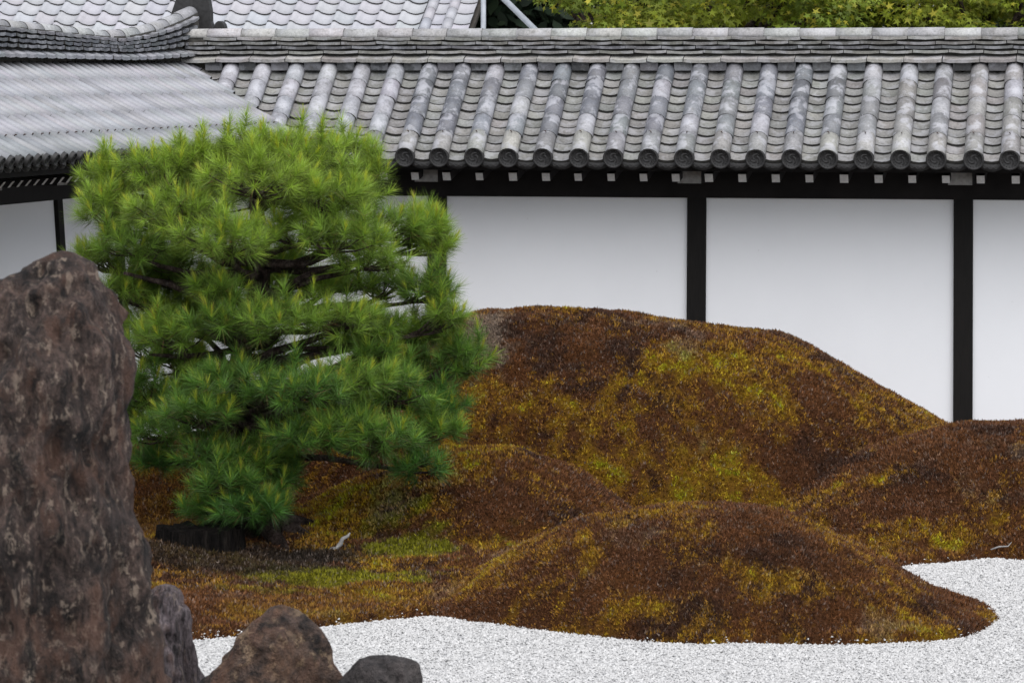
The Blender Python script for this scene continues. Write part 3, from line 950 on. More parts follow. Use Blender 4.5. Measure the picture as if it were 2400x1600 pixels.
    for L in range(nl + 1):
        t = cfg['ridge_t0'] + random.uniform(0, NL)
        while t < T1:
            k = random.randrange(3 if L == 0 else 6)
            ln = NL * ((.97, 1.0, 1.03) if L == 0 else (0.90, .96, 1.0, 1.04, .94, 1.0))[k]
            tc = t + ln / 2
            f = L / nl
            lz = lift(tc) * (.25 + .75 * f)
            zz = rh0 + .004 if L == 0 else rh0 + .010 + (hgt - .006) * (L - .1) / nl
            slp = math.atan((lift(tc + .1) - lift(tc - .1)) / .2 * (.25 + .75 * f))
            oo = .085 if L == 0 else .062 - .026 * f
            mt = fr.m(tc, oo + random.uniform(-.004, .004) * rj, zz + lz + random.uniform(-.003, .003) * rj, 0, random.uniform(-.015, .015) * rj, -fr.sg * slp + random.uniform(-.010, .010) * rj)
            col = cfg['noshi_color'](L)
            ob('ridge_tile', (wide if L == 0 else noshi)[k], ridge, mt, jitc(col, .22 * rj))
            t += ln + .005 * rj
    CL = cfg.get('cap_len', NL)
    capm = cover_mesh(cfg['cap_r'], CL * 1.02, .95, 10, M_TILE_OLD, 'ridge_cap')
    t = cfg['ridge_t0']
    while t < T1:
        tc = t + CL / 2
        lz = lift(tc); slp = math.atan((lift(tc + .1) - lift(tc - .1)) / .2)
        # cap tile lies along the wall
        ax = (fr.al + Vector((0, 0, math.tan(slp)))).normalized(); side = ax.cross(Vector((0, 0, 1))).normalized(); up = side.cross(ax)
        M3 = Matrix(((side.x, ax.x, up.x), (side.y, ax.y, up.y), (side.z, ax.z, up.z))).to_4x4()
        M3 = Matrix.Translation(fr.p(t, 0, rh0 + hgt + lift(t) + random.uniform(-.002, .003))) @ M3 @ Matrix.Rotation(random.uniform(-.012, .012), 4, 'Z')
        ob('ridge_cap', capm, ridge, M3, jitc(cfg['cap_color'], .18))
        t += CL
    return root, roof, ridge


CORNER = (-2.52, 26.73)
th_w, th_s = R(10.6), R(15.0)
FW = Frame(CORNER, (math.cos(th_w), -math.sin(th_w)), (-math.sin(th_w), -math.cos(th_w)))
FS = Frame(CORNER, (-math.sin(th_s), -math.cos(th_s)), (math.cos(th_s), -math.sin(th_s)))


def west_color(t):
    # smooth pale tiles near the corner, blue-grey in the middle, warm grey to the right
    if t < 1.9: b = (.34, .34, .365)
    elif t < 5.0: b = random.choice([(.17, .175, .195), (.20, .205, .225), (.185, .19, .20)])
    else: b = random.choice([(.24, .235, .23), (.22, .22, .225), (.27, .26, .25)])
    def f(k):
        r = random.random()
        if k == 4 and t > 1.6: return random.choice([(.27, .265, .255), (.32, .31, .29), (.22, .22, .225)])
        if r < .14: return (.34, .34, .36)
        if r < .30: return tuple(x * .8 for x in b)
        return b
    return f


wall_w, roof_w, ridge_w = tiled_wall(dict(
    frame=FW, z0=CAM_H - .030, run=.97, pitch=R(35.4), t0=-.25, t1=9.1, single_t=6.95, face=.12, batter=.045, beam_bottom=CAM_H - .975,
    posts=[2.03, 3.96, 5.89, 7.82], rafter_o=.70, rafter_z=CAM_H - .812, rafter_t0=.55, rafter_step=.239, board_t0=.35,
    cut=lambda t: max(0, t * 1.08 - .10), col_step=.2525, col_t0=.20, cover_r=.068, cover_rows=5, flat_rows=11, mat=M_TILE,
    color=west_color, shade=.84, disc_pitch=R(10), flat_color=(.215, .210, .200), fill=True, lift=lambda t: 0.0, ridge_t0=-.02, ridge_h=.140, layers=4, tile_len=.262, cap_r=.070,
    noshi_color=lambda L: [(.25, .24, .225), (.20, .195, .18), (.10, .10, .105), (.14, .135, .125), (.22, .21, .195)][L],
    cap_color=(.32, .315, .31), label='white plaster wall with black posts and round-tiled roof, facing us behind the mounds'))


def sori(t):
    return 0.20 * ((1.5 - t) / 1.8) ** 1.8 if t < 1.5 else 0.030 * (t - 1.5)


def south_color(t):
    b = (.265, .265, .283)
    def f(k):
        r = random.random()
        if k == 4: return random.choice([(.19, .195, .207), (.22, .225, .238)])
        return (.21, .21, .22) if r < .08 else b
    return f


wall_s, roof_s, ridge_s = tiled_wall(dict(
    frame=FS, z0=CAM_H - .012, run=1.25, pitch=R(25.2), t0=-.30, t1=7.25, face=.12, batter=.07, beam_bottom=CAM_H - .92,
    post_hw=.046, rafter_h=.019, posts=[.5, 1.6, 2.68, 3.84, 4.9, 5.9], rafter_o=.80, rafter_z=CAM_H - .735, rafter_t0=.9, rafter_step=.133, board_t0=.75,
    cut=lambda t: max(0, t * 1.45 + .05), col_step=.135, col_t0=-.02, cover_r=.035, cover_rows=5, flat_rows=5, mat=M_TILE_S,
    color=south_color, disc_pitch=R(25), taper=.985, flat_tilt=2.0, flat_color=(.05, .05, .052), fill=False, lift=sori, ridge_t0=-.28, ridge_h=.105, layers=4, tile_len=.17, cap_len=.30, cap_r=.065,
    noshi_color=lambda L: [(.20, .205, .22), (.10, .105, .115), (.085, .09, .10), (.10, .105, .115), (.15, .15, .16)][L],
    cap_color=(.30, .30, .30), jitter=.4, label='tiled garden wall running off to the left behind the pine, its ridge curling upward'))


# ridge-end ornament on the wall at the left, seen from behind
def ridge_end():
    zt = CAM_H + .073 + .105 + .055 + sori(-.28)
    out = [(-.24, -.22), (-.26, -.02), (-.20, .10), (-.10, .18), (.02, .21), (.12, .18), (.19, .10), (.215, .0), (.22, -.10), (.245, -.15), (.275, -.13)]
    cxk, czk, rk = .325, -.16, .068
    for i in range(14):
        a = R(150) - i * R(300) / 13
        out.append((cxk + rk * math.cos(a), czk + rk * math.sin(a)))
    out += [(.20, -.26), (0, -.27)]
    n = len(out); mb = MB(); V = []
    for d in (.0, .07):
        for (x, z) in out:
            p = FS.p(-.33 - d, x * .66, zt + z * .9 - .02); V.append(p)
    mb.add(V, [tuple(range(n))[::-1], tuple(range(n, 2 * n))] + [(i, (i + 1) % n, n + (i + 1) % n, n + i) for i in range(n)])
    o = ob('ridge_end_ornament', mb.mesh('ridge_end_ornament', [M_DISC]), ridge_s)
    bv = o.modifiers.new('bevel', 'BEVEL'); bv.width = .012; bv.segments = 2; bv.limit_method = 'ANGLE'
    return o


ridge_end()

# ------------------------------------------------------------------ building and trees behind the wall
def pantile_mesh(w, L):
    n = 14; V = []; th = .028
    prof = []
    for i in range(n + 1):
        u = i / n
        z = -.024 * math.sin(math.pi * min(u / .72, 1.0)) if u < .72 else .030 * math.sin(math.pi * (u - .72) / .40)
        prof.append((u * w * 1.02, z))
    for y in (0, L):
        for dz in (0, -th):
            for x, z in prof: V.append((x, y, z + dz))
    m = n + 1
    top = [(i + 1, i, 2 * m + i, 2 * m + i + 1) for i in range(n)]
    fr = [(2 * m + i + 1, 2 * m + i, 3 * m + i, 3 * m + i + 1) for i in range(n)]
    bot = [(m + i, m + i + 1, 3 * m + i + 1, 3 * m + i) for i in range(n)]
    mb = MB(); mb.add(V, top + fr + bot, [0] * n + [1] * 2 * n); mb.s = [True] * n + [False] * 2 * n
    return mb.mesh('pantile', [M_TILE_PAN, M_EDGE])


def building():
    ref = px(600, 52, 40.0)
    FB = Frame((ref.x, ref.y), (math.cos(th_w), -math.sin(th_w)), (-math.sin(th_w), -math.cos(th_w)))
    pit = R(30); w, L = .25, .24
    root = empty('tiled_building', FB.p(-1, -2, 0), 'building with pale grey pantile roof showing above the walls at top left', 'building')
    up, dn = 9, 3
    ct = math.cos(pit) * L; st = math.sin(pit) * L
    tR = 1.90; ncol = 25
    mb = MB(); o1 = dn * ct
    tE = 2.50
    zt = ref.z + up * st
    FB.slab(mb, tR - ncol * w, tE, [(o1, ref.z - dn * st - .06), (-up * ct, zt - .06), (-up * ct - 1.5, zt - .9), (-up * ct - 1.5, zt - .96), (-up * ct, zt - .12), (o1, ref.z - dn * st - .12)])
    roof = ob('roof', mb.mesh('roof', [M_DECK]), root)
    mb = MB(); FB.slab(mb, tR - ncol * w + .4, tE - .4, [(o1 - .7, -.05), (o1 - .7, ref.z - dn * st - .145), (-up * ct - 1.2, ref.z - dn * st - .145), (-up * ct - 1.2, -.05)])
    ob('wall_panel', mb.mesh('wall_panel', [M_PLASTER]), root)
    pm = pantile_mesh(w, L + .05)
    for k in range(-up, dn):
        for c in range(ncol):
            t = tR - c * w
            mt = FB.m(t, k * ct, ref.z - k * st + random.uniform(-.002, .002), pit - R(4), random.uniform(-.008, .008))
            ob('pantile', pm, roof, mt, jitc((.33, .33, .355), .06))
    # verge: a round cover row, a strip of flat tiles and an edge row
    cv = cover_mesh(.062, L + .01, .97, 8, M_TILE_PAN); ft = flat_mesh(.19, L + .05, .016, mat=M_TILE_PAN)
    for k in range(-up, dn):
        zz = ref.z - k * st
        for t in (1.97, 2.22): ob('cover_tile', cv, roof, FB.m(t, k * ct, zz, pit), jitc((.33, .33, .355), .06))
        for t in (2.095, 2.375): ob('flat_tile', ft, roof, FB.m(t, k * ct, zz - .02, pit - R(3)), jitc((.33, .33, .355), .08))
    return FB, ref


FB, bref = building()

mb = MB()
for (x, w) in ((1133, .028),):
    p = px(x, 60, 38.5); mb.tube([(p.x, p.y, -.05), (p.x, p.y, 4.6)], w, 10)
tag(ob('downpipe', mb.mesh('downpipe', [M_METAL])), 'upright grey pipe at the right end of the pantile roof', 'pipe')
mb = MB()
a, b = px(1168, -15, 34.0), px(1262, 78, 33.5)
d = (b - a).normalized()
mb.tube([a - d * 1.2, b + d * (b.z / -d.z)], .028, 10)
tag(ob('leaning_pole', mb.mesh('leaning_pole', [M_METAL])), 'thin grey metal pole slanting in front of the dark trees', 'pole')


def leaf_cloud(name, clumps, n, size, cols, parent, mat, star=True, droop=0.5):
    """leaf-sized faces spread through clumps: (x, y, z, rx, ry, rz)"""
    cl = np.array(clumps)
    wgt = cl[:, 3] * cl[:, 4]; wgt /= wgt.sum()
    i = RNG.choice(len(cl), n, p=wgt)
    d = RNG.normal(0, 1, (n, 3)); d /= np.linalg.norm(d, axis=1)[:, None]
    rad = RNG.random(n) ** 0.45
    P = cl[i, :3] + d * rad[:, None] * cl[i, 3:6]
    N = d * 0.6 + RNG.normal(0, 0.45, (n, 3)) + np.array([0, -.25, .7]); N /= np.linalg.norm(N, axis=1)[:, None]
    A = np.cross(N, RNG.normal(0, 1, (n, 3))); A /= np.linalg.norm(A, axis=1)[:, None]
    B = np.cross(N, A)
    s = size * (0.6 + 0.8 * RNG.random(n))
    if star:
        k = 10
        ang = np.linspace(0, 2 * np.pi, k, endpoint=False); rr = np.where(np.arange(k) % 2 == 0, 1.0, 0.34)
        rr[0] = 1.2; rr[[4, 6]] *= 0.75
    else:
        k = 6; ang = np.linspace(0, 2 * np.pi, k, endpoint=False); rr = np.array([1.2, .6, .55, .9, .55, .6])
    V = P[:, None, :] + (A[:, None, :] * (np.cos(ang) * rr)[None, :, None] + B[:, None, :] * (np.sin(ang) * rr)[None, :, None]) * s[:, None, None]
    V[:, :, :] -= (N[:, None, :] * (rr ** 2)[None, :, None]) * (s * 0.15)[:, None, None]
    Fc = np.arange(n * k).reshape(n, k)
    t = RNG.random(n)
    clr = RNG.random(len(cl))[i]
    c0, c1, c2 = [np.array(c) for c in cols]
    col = c0 + (c1 - c0) * clr[:, None]
    col = col + (c2 - col) * (sstep(.72, 1.0, t) * .9)[:, None]
    col = col * (0.65 + 0.7 * RNG.random(n))[:, None]
    return tag(ob(name, mesh_np(name, V.reshape(-1, 3), Fc, mat, np.repeat(col, k, 0)), parent), kind='stuff')


def tree(name, label, base, h, clumps, n, size, cols, cat='tree', group=None, star=True):
    root = empty(name, base, label, cat, group)
    mb = MB(); b = Vector(base)
    top = b + Vector((random.uniform(-.2, .2), random.uniform(-.2, .2), h))
    pts = [b.lerp(top, k / 6) + Vector((random.uniform(-.08, .08), random.uniform(-.08, .08), 0)) * (k > 0) for k in range(7)]
    mb.tube(pts, [.10 - .013 * k for k in range(7)], 8, jit=.15)
    ob('trunk', mb.mesh('trunk', [M_BARK]), root)
    for c in clumps[::2]:
        e = Vector(c[:3]); s = pts[min(5, 2 + random.randrange(3))]
        mid = s.lerp(e, .5) + Vector((random.uniform(-.15, .15), 0, random.uniform(-.05, .2)))
        mb = MB(); mb.tube([s, mid, e], [.045, .03, .012], 6)
        ob('branch', mb.mesh('branch', [M_BARK]), root)
    leaf_cloud('crown', clumps, n, size, cols, root, M_LEAF, star)
    return root


MAPLE = [(.11, .16, .014), (.22, .25, .018), (.32, .28, .025)]
for (cx, cy, rx, lab) in ((1640, 33.0, 1.2, 'yellow-green maple above the ridge, nearest the slanting pole'),
                          (1980, 34.2, 1.3, 'yellow-green maple above the middle of the facing wall'),
                          (2330, 33.4, 1.2, 'yellow-green maple above the right end of the facing wall')):
    b = px(cx, 100, cy)
    cl = []
    for k in range(60):
        a = random.uniform(0, 6.283); q = math.sqrt(random.random())
        zz = random.uniform(2.75, 4.0)
        cl.append((b.x + q * rx * 1.25 * math.cos(a), cy - .35 + q * rx * .8 * math.sin(a), zz, random.uniform(.3, .55), random.uniform(.3, .55), random.uniform(.10, .2)))
    tree('maple_tree', lab, (b.x, cy, 0), 4.2, cl, 15000, .040, MAPLE, group='maples behind the wall')
DARK = [(.008, .016, .009), (.018, .032, .016), (.035, .055, .028)]
for (cx, cy, lab) in ((1010, 46, 'dark evergreen tree behind the pantile roof, left of the slanting pole'), (1235, 43, 'dark evergreen tree directly behind the slanting pole'),
                      (1400, 43.5, 'dark evergreen tree between the slanting pole and the first maple'), (1640, 42, 'dark evergreen tree in shade behind the first maple'), (1900, 42, 'dark evergreen tree in shade behind the middle maple'), (2280, 42, 'dark evergreen tree in shade behind the right maple')):
    b = px(cx, 100, cy)
    cl = []
    for k in range(44):
        a = random.uniform(0, 6.283); q = math.sqrt(random.random())
        cl.append((b.x + q * (.75 if 1200 < cx < 1300 else 1.35) * math.cos(a), cy + q * 1.2 * math.sin(a), random.uniform(1.2, 6.0), random.uniform(.4, .6), random.uniform(.4, .6), random.uniform(.35, .6)))
    tree('evergreen_tree', lab, (b.x, cy, 0), 5.5, cl, 6000, .10, DARK, group='dark trees behind the maples', star=False)

# ------------------------------------------------------------------ rocks
def rock(name, label, outl, depth, zc, mat, seed, dscale=.8, rough=.05, base_ext=.25, ridged=0.0, back=0.0, facets=None, fine=1.3):
    """loft: outl = rows (y_px, xl_px, xr_px) from the top down, standing at depth zc; sections are uneven ovals"""
    outl = sorted(outl)
    d = zc
    Zs = np.array([CAM_H - (y - HY) / F * d for y, a, b in outl]); XL = np.array([(a - 1200) / F * d for y, a, b in outl]); XR = np.array([(b - 1200) / F * d for y, a, b in outl])
    # carry on to the ground, widening a little
    Zs = np.append(Zs, -.12); XL = np.append(XL, XL[-1] - base_ext * .5); XR = np.append(XR, XR[-1] + base_ext * .5)
    n, m = 110, 120
    u = np.linspace(0, 1, n); zz = Zs[0] + (Zs[-1] - Zs[0]) * (u ** 1.25)
    o = np.argsort(Zs)
    xl, xr = np.interp(zz, Zs[o], XL[o]), np.interp(zz, Zs[o], XR[o])
    kk = np.ones(5) / 5
    def smo(v):
        w = np.pad(v, 2, mode='edge'); return np.convolve(w, kk, 'valid')
    xl, xr = smo(xl), smo(xr)
    c, hw = (xl + xr) / 2, (xr - xl) / 2
    th = np.linspace(0, 2 * np.pi, m, endpoint=False)
    ex = 0.82
    cs, sn = np.sign(np.cos(th)) * np.abs(np.cos(th)) ** ex, np.sign(np.sin(th)) * np.abs(np.sin(th)) ** ex
    CS, SN = np.repeat(cs[None], n, 0), np.repeat(sn[None], n, 0)
    if facets:                                             # flat faces meeting in worn edges
        for r_ in range(n):
            tw = .35 * math.sin(2.2 * u[r_] + seed)
            rad = np.full(m, 9.0)
            for (fa, fo_) in facets:
                cc = np.cos(th - R(fa) - tw * .5); rad = np.minimum(rad, np.where(cc > .08, fo_ / np.maximum(cc, .08), 9.0))
            rad = np.convolve(np.concatenate([rad[-2:], rad, rad[:2]]), np.ones(5) / 5, 'valid')
            xx, yy = rad * np.cos(th), rad * np.sin(th)
            CS[r_] = np.where(xx > 0, xx / xx.max(), xx / -xx.min()); SN[r_] = yy / np.abs(yy).max()
    X = c[:, None] + hw[:, None] * CS; Y = d + back + (hw * depth)[:, None] * SN; Z = np.repeat(zz[:, None], m, 1)
    s = dscale
    f1 = fbm(X * 3 * s + seed, Y * 3 * s, Z * 2.2 * s, 4) - .5
    f2 = fbm(X * 11 * s + seed, Y * 11 * s + 4, Z * 7 * s, 4) - .5
    f3 = np.abs(fbm(X * 5 * s + seed, Y * 5 * s + 40, Z * 2.0 * s + 3, 4) - .5)
    amp = rough * (f1 * 1.8 + f2 * fine - ridged * f3) * np.clip(hw / (hw.max() * .35), .15, 1)[:, None]
    X = X + amp * np.cos(th)[None]; Y = Y + amp * 1.6 * np.sin(th)[None]; Z = Z + .5 * amp * np.clip(1 - 4 * u, 0, 1)[:, None]
    V = np.stack([X, Y, Z], -1).reshape(-1, 3)
    V = np.vstack([V, [[c[0], d + back, Zs[0] + .005]]])
    i = np.arange(n * m).reshape(n, m); j = np.roll(i, -1, 1)
    q = np.stack([i[:-1], i[1:], j[1:], j[:-1]], -1).reshape(-1, 4).tolist()
    q += [(n * m, int(a), int(b)) for a, b in zip(i[0], j[0])]
    org = Vector((float(c[-1]), d + back, 0))
    V = V - np.array(org)
    me = mesh(name, V, q, mat, smooth=True)
    return tag(ob(name, me, None, Matrix.Translation(org)), label, 'rock', 'standing rocks at the lower left')


rock('standing_rock', 'tall dark brown standing stone at the left edge, speckled with pale lichen',
     [(590, 135, 165), (594, 108, 190), (604, 72, 208), (622, 40, 228), (660, -8, 251), (700, -50, 274), (740, -75, 291), (830, -120, 313), (900, -140, 317), (1000, -160, 312), (1080, -170, 318),
      (1180, -185, 336), (1260, -190, 354), (1340, -195, 364), (1410, -200, 358), (1500, -205, 357), (1600, -210, 372)], .75, 12.0, M_ROCK_A, 3.0, 1.25, .075, .4, .5, fine=1.7, facets=[(-110, .9), (-62, .95), (-20, 1), (40, 1), (100, .9), (160, 1), (205, 1)])
rock('rock', 'small purple-grey banded rock just right of the tall standing stone',
     [(1370, 372, 405), (1376, 355, 422), (1395, 345, 434), (1425, 338, 446), (1460, 333, 458), (1500, 328, 468), (1550, 325, 473), (1600, 320, 480)], .9, 13.6, M_ROCK_B, 21.0, 1.6, .045, .2, 1.2, facets=[(-95, .9), (-45, .8), (10, 1), (80, 1), (150, 1), (215, .9)])
rock('rock', 'rusty brown pointed boulder in the middle of the lower-left rocks',
     [(1419, 648, 668), (1424, 632, 695), (1445, 612, 722), (1470, 590, 745), (1510, 545, 768), (1550, 508, 780), (1600, 474, 798)], .85, 13.3, M_ROCK_C, 47.0, 1.5, .045, .3, 1.0, fine=1.6, facets=[(-128, .8), (-48, .75), (15, .95), (80, .9), (140, 1), (190, .95)])
rock('rock', 'low rounded dark boulder at the bottom edge, rightmost of the rocks',
     [(1536, 868, 925), (1540, 845, 955), (1550, 825, 975), (1565, 808, 983), (1600, 788, 994)], .8, 13.2, M_ROCK_D, 77.0, 1.5, .035, .3, .6, facets=[(-100, .85), (-35, .9), (30, 1), (95, .9), (170, 1), (220, .9)])

# ------------------------------------------------------------------ pine
TD = 20.5


def pine():
    base = px(585, 1262, TD); base.z = float(all_top(np.array([base.x]), np.array([TD]))[0])
    root = empty('pine_tree', base, 'dense green pine tree growing on the moss left of the mounds', 'tree')
    tp = [(585, 1285), (575, 1200), (552, 1100), (540, 1000), (545, 900), (575, 800), (608, 700), (615, 600), (600, 480), (600, 380)]
    trunk = [px(x, y, TD + .05 * math.sin(i * 1.7)) for i, (x, y) in enumerate(tp)]
    tr = [.20, .115, .10, .095, .09, .08, .07, .055, .04, .02]
    mb = MB(); mb.tube(trunk, tr, 14, jit=.22)
    for a in (-2.6, -1.9, -1.0, -.2, .6, 2.4):            # root flare
        r = Vector((math.cos(a), math.sin(a), 0))
        L = random.uniform(.30, .48)
        q = base + r * L
        q.z = float(all_top(np.array([q.x]), np.array([q.y]))[0]) - .03
        mb.tube([base + Vector((0, 0, .14)), base + r * L * .45 + Vector((0, 0, .05)), q], [.085, .06, .025], 8, jit=.2)
    ob('trunk', mb.mesh('trunk', [M_BARK]), root)

    def trunk_at(z):
        for a, b in zip(trunk[:-1], trunk[1:]):
            if a.z <= z <= b.z:
                return a.lerp(b, (z - a.z) / (b.z - a.z))
        return trunk[-1] if z > trunk[-1].z else trunk[1]

    # pads of foliage: (x, y, half width, half height in photo pixels, depth offset in metres)
    pads = [(600, 355, 120, 55, 0), (720, 385, 130, 65, -.15), (800, 375, 75, 60, .1), (470, 390, 110, 65, .05), (380, 425, 110, 70, -.1), (265, 450, 70, 65, .05), (235, 530, 65, 75, 0),
            (590, 440, 150, 70, -.45), (760, 470, 120, 70, -.4), (430, 510, 130, 75, -.45), (860, 440, 60, 70, .1), (300, 575, 95, 60, -.25), (240, 620, 60, 45, .1),
            (520, 580, 130, 65, -.65), (700, 560, 120, 60, -.3), (800, 560, 110, 60, -.55), (910, 545, 90, 70, -.1), (985, 540, 70, 70, .1), (1025, 575, 40, 70, .15), (880, 605, 90, 40, -.3),
            (430, 650, 100, 40, .3), (990, 690, 75, 50, .05), (920, 690, 85, 40, .3), (1030, 740, 50, 60, .0), 
            (420, 770, 85, 50, -.3), (350, 780, 60, 60, .1), (530, 745, 90, 45, -.5), (650, 760, 100, 50, -.55), (780, 760, 110, 55, -.45), (880, 760, 90, 60, -.1), (960, 790, 70, 50, .2),
            (1070, 860, 60, 70, .1), (1000, 870, 80, 70, .3), (400, 860, 85, 65, -.1), (340, 920, 60, 60, -.2), (560, 920, 110, 60, -.6), (690, 910, 120, 60, -.65), (820, 890, 110, 55, -.5),
            (940, 910, 90, 60, -.35), (870, 850, 80, 45, -.2), (330, 690, 50, 45, .15), (640, 625, 90, 45, .3), (540, 660, 80, 40, .2), (400, 640, 90, 45, .15), (300, 680, 60, 50, -.05), (360, 710, 70, 40, .25), (520, 690, 70, 35, -.35), (690, 690, 80, 40, .1), (740, 650, 60, 28, .45), (450, 790, 80, 40, .35), (620, 850, 80, 40, .35), (880, 850, 80, 45, .3), (480, 900, 80, 45, -.1), (330, 840, 55, 60, -.05), (335, 980, 55, 60, .0), (360, 1070, 50, 40, .1), (820, 650, 70, 25, .3), (650, 640, 60, 28, .3), (470, 720, 60, 28, .35), (620, 720, 60, 30, .4), (600, 800, 80, 30, .45), (760, 830, 70, 25, .45), (1040, 970, 65, 60, .0), (1000, 1010, 75, 55, -.1), (450, 970, 105, 60, -.55), (380, 1020, 70, 60, -.2), (560, 1000, 90, 55, .1), (700, 1010, 110, 50, -.5),
            (820, 1000, 110, 60, -.6), (900, 1040, 100, 60, -.45), (1000, 1080, 60, 45, -.2), (480, 1060, 85, 50, -.4), (600, 1080, 90, 50, -.3), (520, 1130, 85, 50, -.45), (640, 1110, 70, 55, -.2),
            (580, 1185, 80, 45, -.45), (490, 1180, 60, 40, -.35), (640, 1200, 45, 40, -.35),
            (480, 480, 150, 70, .45), (700, 480, 150, 70, .45), (330, 520, 100, 70, .4), (680, 1000, 120, 50, .5), (450, 930, 90, 60, .5), (880, 960, 100, 60, .4)]
    total = 0
    for (x, y, rx, ry, dz) in pads:
        x += random.uniform(-18, 18); y += random.uniform(-20, 20)
        d = TD + dz + random.uniform(-.08, .08)
        c = px(x, y, d)
        ax, az = rx / F * d * .95, ry / F * d * .86
        ay = max(.16, ax * .8)
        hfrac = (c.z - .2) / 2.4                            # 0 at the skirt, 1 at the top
        nS = int(17 + 800 * ax * az)
        # limb
        s = trunk_at(max(c.z - random.uniform(.10, .28), .35) if c.z > .95 else c.z + random.uniform(.02, .15))
        e = c - Vector((0, 0, az * .35))
        ln_ = (e - s).length
        wob = lambda: Vector((random.gauss(0, .055), random.gauss(0, .055), random.gauss(0, .035))) * min(ln_, .7)
        m1 = s.lerp(e, .25) + wob() - Vector((0, 0, .03)); m15 = s.lerp(e, .5) + wob(); m2 = s.lerp(e, .75) + wob()
        limb = MB(); r0 = .022 + .012 * random.random()
        limb.tube([s, m1, m15, m2, e], [r0, r0 * .8, r0 * .65, r0 * .5, .007], 7, jit=.3)
        # shoots
        S, D = [], []
        for k in range(nS):
            a = random.uniform(0, 6.283); q = random.random() ** .55
            ux, uy = q * math.cos(a), q * math.sin(a)
            top = random.random() < .72
            uz = math.sqrt(max(0, 1 - q * q)) * (random.uniform(.35, 1) if top else random.uniform(-.75, .2))
            p = c + Vector((ux * ax, uy * ay, uz * az))
            dr = Vector((ux * .8, uy * .8, (.75 if top else .15) + .3 * random.random())) + Vector((random.gauss(0, .25), random.gauss(0, .25), random.gauss(0, .2)))
            dr.normalize()
            if top and q < .75 and random.random() < .10:      # long leaders standing above the pad
                up_ = Vector((random.gauss(0, .12), random.gauss(0, .12), 1)).normalized()
                for j in (1, 2):
                    S.append(p + up_ * (.055 * j)); D.append(up_)
            S.append(p); D.append(dr)
            if k % 2 == 0:
                root_p = e.lerp(m2, random.random() * .8)
                limb.tube([root_p, root_p.lerp(p, .55) - Vector((0, 0, .015)), p], [.0065, .005, .003], 4, cap=False)
        ob('branch', limb.mesh('branch', [M_BARK]), root)
        S = np.array(S); D = np.array(D); nS = len(S)
        nN = 100
        n = nS * nN
        P = np.repeat(S, nN, 0); A = np.repeat(D, nN, 0)
        along = RNG.random(n) ** 1.2
        rv = RNG.normal(0, 1, (n, 3)); side = rv - (rv * A).sum(1)[:, None] * A; side /= np.linalg.norm(side, axis=1)[:, None]
        ang = np.radians(18 + 62 * (1 - along) ** .8 + RNG.normal(0, 9, n))
        nd_ = A * np.cos(ang)[:, None] + side * np.sin(ang)[:, None]
        Ln = (.075 + .042 * RNG.random(n)) * np.repeat(.85 + .3 * RNG.random(nS), nN)
        st = P + A * (along * .075 - .045)[:, None]
        tip = st + nd_ * Ln[:, None]; tip[:, 2] -= .010 * RNG.random(n)
        wv = np.cross(nd_, RNG.normal(0, 1, (n, 3))); wv /= np.linalg.norm(wv, axis=1)[:, None]
        wd = .0013
        V = np.stack([st - wv * wd, st + wv * wd, tip], 1)
        q4 = np.arange(n * 3).reshape(-1, 3)
        young = np.repeat(RNG.random(nS), nN)
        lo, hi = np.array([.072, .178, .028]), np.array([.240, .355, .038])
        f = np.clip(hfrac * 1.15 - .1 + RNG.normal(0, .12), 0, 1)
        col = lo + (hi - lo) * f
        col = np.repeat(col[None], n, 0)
        col = col * (.34 + .82 * np.clip(along * 1.3 + .2 * (young - .5), 0, 1))[:, None]      # older needles duller, with the crown's inner shadow painted in as well
        col = col + (np.array([.30, .36, .03]) - col) * (.55 * (along > .86) * (young > .4))[:, None]
        dead = (RNG.random(n) < .035) & (along < .5)
        col = np.where(dead[:, None], np.array([.16, .09, .035]), col)
        col = col * (.65 + .7 * RNG.random(n))[:, None]
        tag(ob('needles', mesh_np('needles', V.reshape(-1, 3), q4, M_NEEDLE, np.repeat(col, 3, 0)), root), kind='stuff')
        # this year's shoots: short pale brushes at the tips
        sel = np.where((RNG.random(nS) < .30) & (D[:, 2] > .35))[0]
        if len(sel):
            k2 = 34; n2 = len(sel) * k2
            A2 = D[sel] + np.array([0, 0, .6]); A2 /= np.linalg.norm(A2, axis=1)[:, None]
            P2 = np.repeat(S[sel] + D[sel] * .03, k2, 0); A2 = np.repeat(A2, k2, 0)
            rv = RNG.normal(0, 1, (n2, 3)); sd = rv - (rv * A2).sum(1)[:, None] * A2; sd /= np.linalg.norm(sd, axis=1)[:, None]
            an = np.radians(np.abs(RNG.normal(16, 9, n2)))
            d2 = A2 * np.cos(an)[:, None] + sd * np.sin(an)[:, None]
            st = P2 + A2 * (.045 * RNG.random(n2))[:, None]
            tp2 = st + d2 * (.035 + .03 * RNG.random(n2))[:, None]
            w2 = np.cross(d2, RNG.normal(0, 1, (n2, 3))); w2 /= np.linalg.norm(w2, axis=1)[:, None]
            V2 = np.stack([st - w2 * .0013, st + w2 * .0013, tp2], 1)
            c2 = np.array([.46, .52, .045]) * (1 - .35 * (1 - f)) * (.7 + .6 * RNG.random(n2))[:, None]
            c2 = np.where((RNG.random(n2) < .06)[:, None], np.array([.30, .13, .06]), c2)
            tag(ob('new_shoots', mesh_np('new_shoots', V2.reshape(-1, 3), np.arange(n2 * 3).reshape(-1, 3), M_NEEDLE, np.repeat(c2, 3, 0)), root), kind='stuff')
        total += n
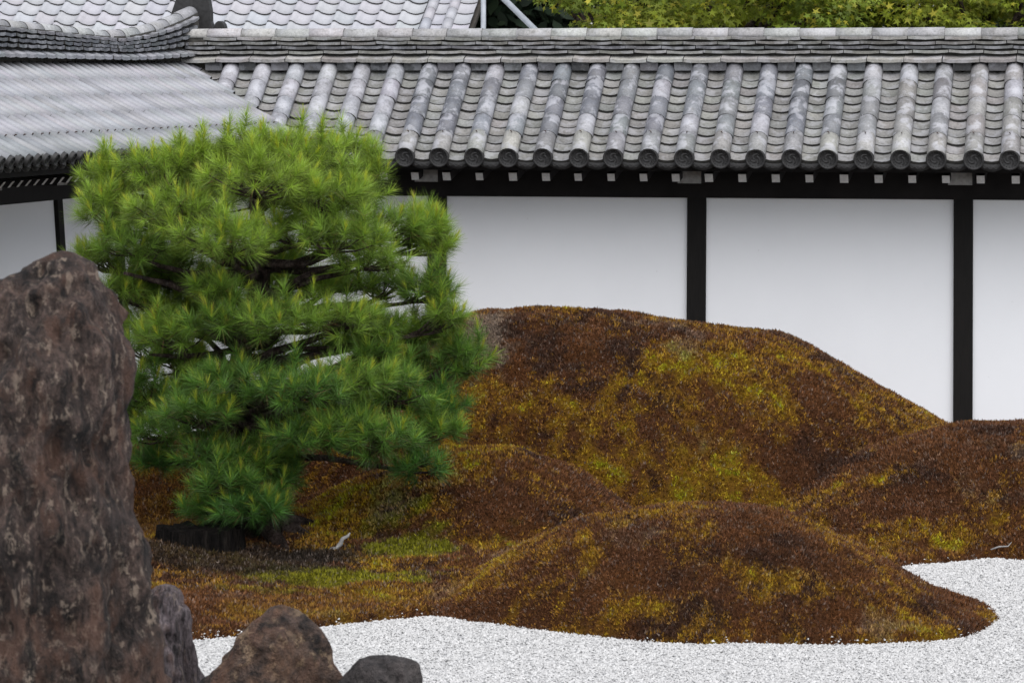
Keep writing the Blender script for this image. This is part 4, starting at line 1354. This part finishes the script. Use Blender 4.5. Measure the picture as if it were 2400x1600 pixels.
    # bare limbs that show between the pads
    for path, rr in (([(545, 760), (500, 720), (455, 690), (400, 668), (340, 652), (290, 640)], .030), ([(500, 720), (520, 690), (515, 660), (560, 640)], .022),
                     ([(600, 720), (650, 690), (700, 655), (745, 632), (810, 622)], .032), ([(545, 900), (575, 860), (640, 825), (720, 800), (800, 770), (850, 762)], .034),
                     ([(545, 880), (480, 850), (420, 835), (350, 830)], .026), ([(600, 560), (660, 530), (730, 500), (790, 470)], .026)):
        mb = MB(); nP = len(path)
        pts = [px(x, y, TD - .30 * i / (nP - 1)) for i, (x, y) in enumerate(path)]
        mb.tube(pts, [rr * (1 - .7 * i / (nP - 1)) for i in range(nP)], 8, jit=.3)
        ob('branch', mb.mesh('branch', [M_BARK]), root)
    print('needles', total)


pine()


# ------------------------------------------------------------------ stump, bleached root, twigs
def stump():
    c = px(470, 1262, 20.1)
    g = float(all_top(np.array([c.x]), np.array([c.y]))[0])
    n, m = 14, 110
    V = []
    for j in range(n):
        u = j / (n - 1)
        for i in range(m):
            t = 2 * math.pi * i / m
            gr = .022 * abs(math.sin(9 * t + .6 * math.sin(5 * t))) + .012 * math.sin(31 * t + 3 * u) + .006 * math.sin(53 * t)
            r = 1 - gr * 2.2 + .16 * (1 - u) ** 2
            V.append((0.25 * r * math.cos(t), .20 * r * math.sin(t), -.135 + u * .21 + .012 * math.sin(7 * t) * u + .008 * math.sin(17 * t) * u))
    Fc = [(j * m + i, j * m + (i + 1) % m, (j + 1) * m + (i + 1) % m, (j + 1) * m + i) for j in range(n - 1) for i in range(m)]
    V.append((0, 0, .070)); Fc += [((n - 1) * m + i, (n - 1) * m + (i + 1) % m, len(V) - 1) for i in range(m)]
    me = mesh('tree_stump', V, Fc, M_STUMP)
    tag(ob('tree_stump', me, None, Matrix.Translation((c.x, c.y, g))), 'old dark flat-topped tree stump beneath the pine', 'stump')


stump()


def on_moss(x, y, d):
    p = px(x, y, d); p.z = float(all_top(np.array([p.x]), np.array([p.y]))[0]); return p


def spike(name, label, cat, pts, rad, mat, jit=.5):
    mb = MB(); o = pts[0].copy()
    mb.tube([p - o for p in pts], rad, 8, jit=jit)
    tag(ob(name, mb.mesh(name, [mat]), None, Matrix.Translation(o)), label, cat)


p0 = px(790, 1252, 20.15)
g0 = on_moss(790, 1252, 20.15)
spike('broken_root', 'short bleached broken root sticking out of the moss right of the pine', 'root',
      [g0 + Vector((-.06, 0, -.02)), g0 + Vector((-.03, -.02, .012)), g0 + Vector((0, -.02, .022)), g0 + Vector((.022, -.02, .046)), g0 + Vector((.032, -.01, .075)), g0 + Vector((.062, 0, .088)), g0 + Vector((.075, 0, .108))], [.010, .015, .013, .016, .011, .009, .003], M_DEAD)
_hx, _hy = hit(2350, 1299); g1 = Vector((_hx, _hy, float(all_top(np.array([_hx]), np.array([_hy]))[0])))
spike('twig', 'thin pale twig lying where the right mound meets the gravel', 'twig',
      [g1 + Vector((-.07, 0, .012)), g1 + Vector((-.02, 0, .03)), g1 + Vector((.03, -.02, .035)), g1 + Vector((.05, -.02, .06))], [.004, .005, .004, .002], M_DEAD)
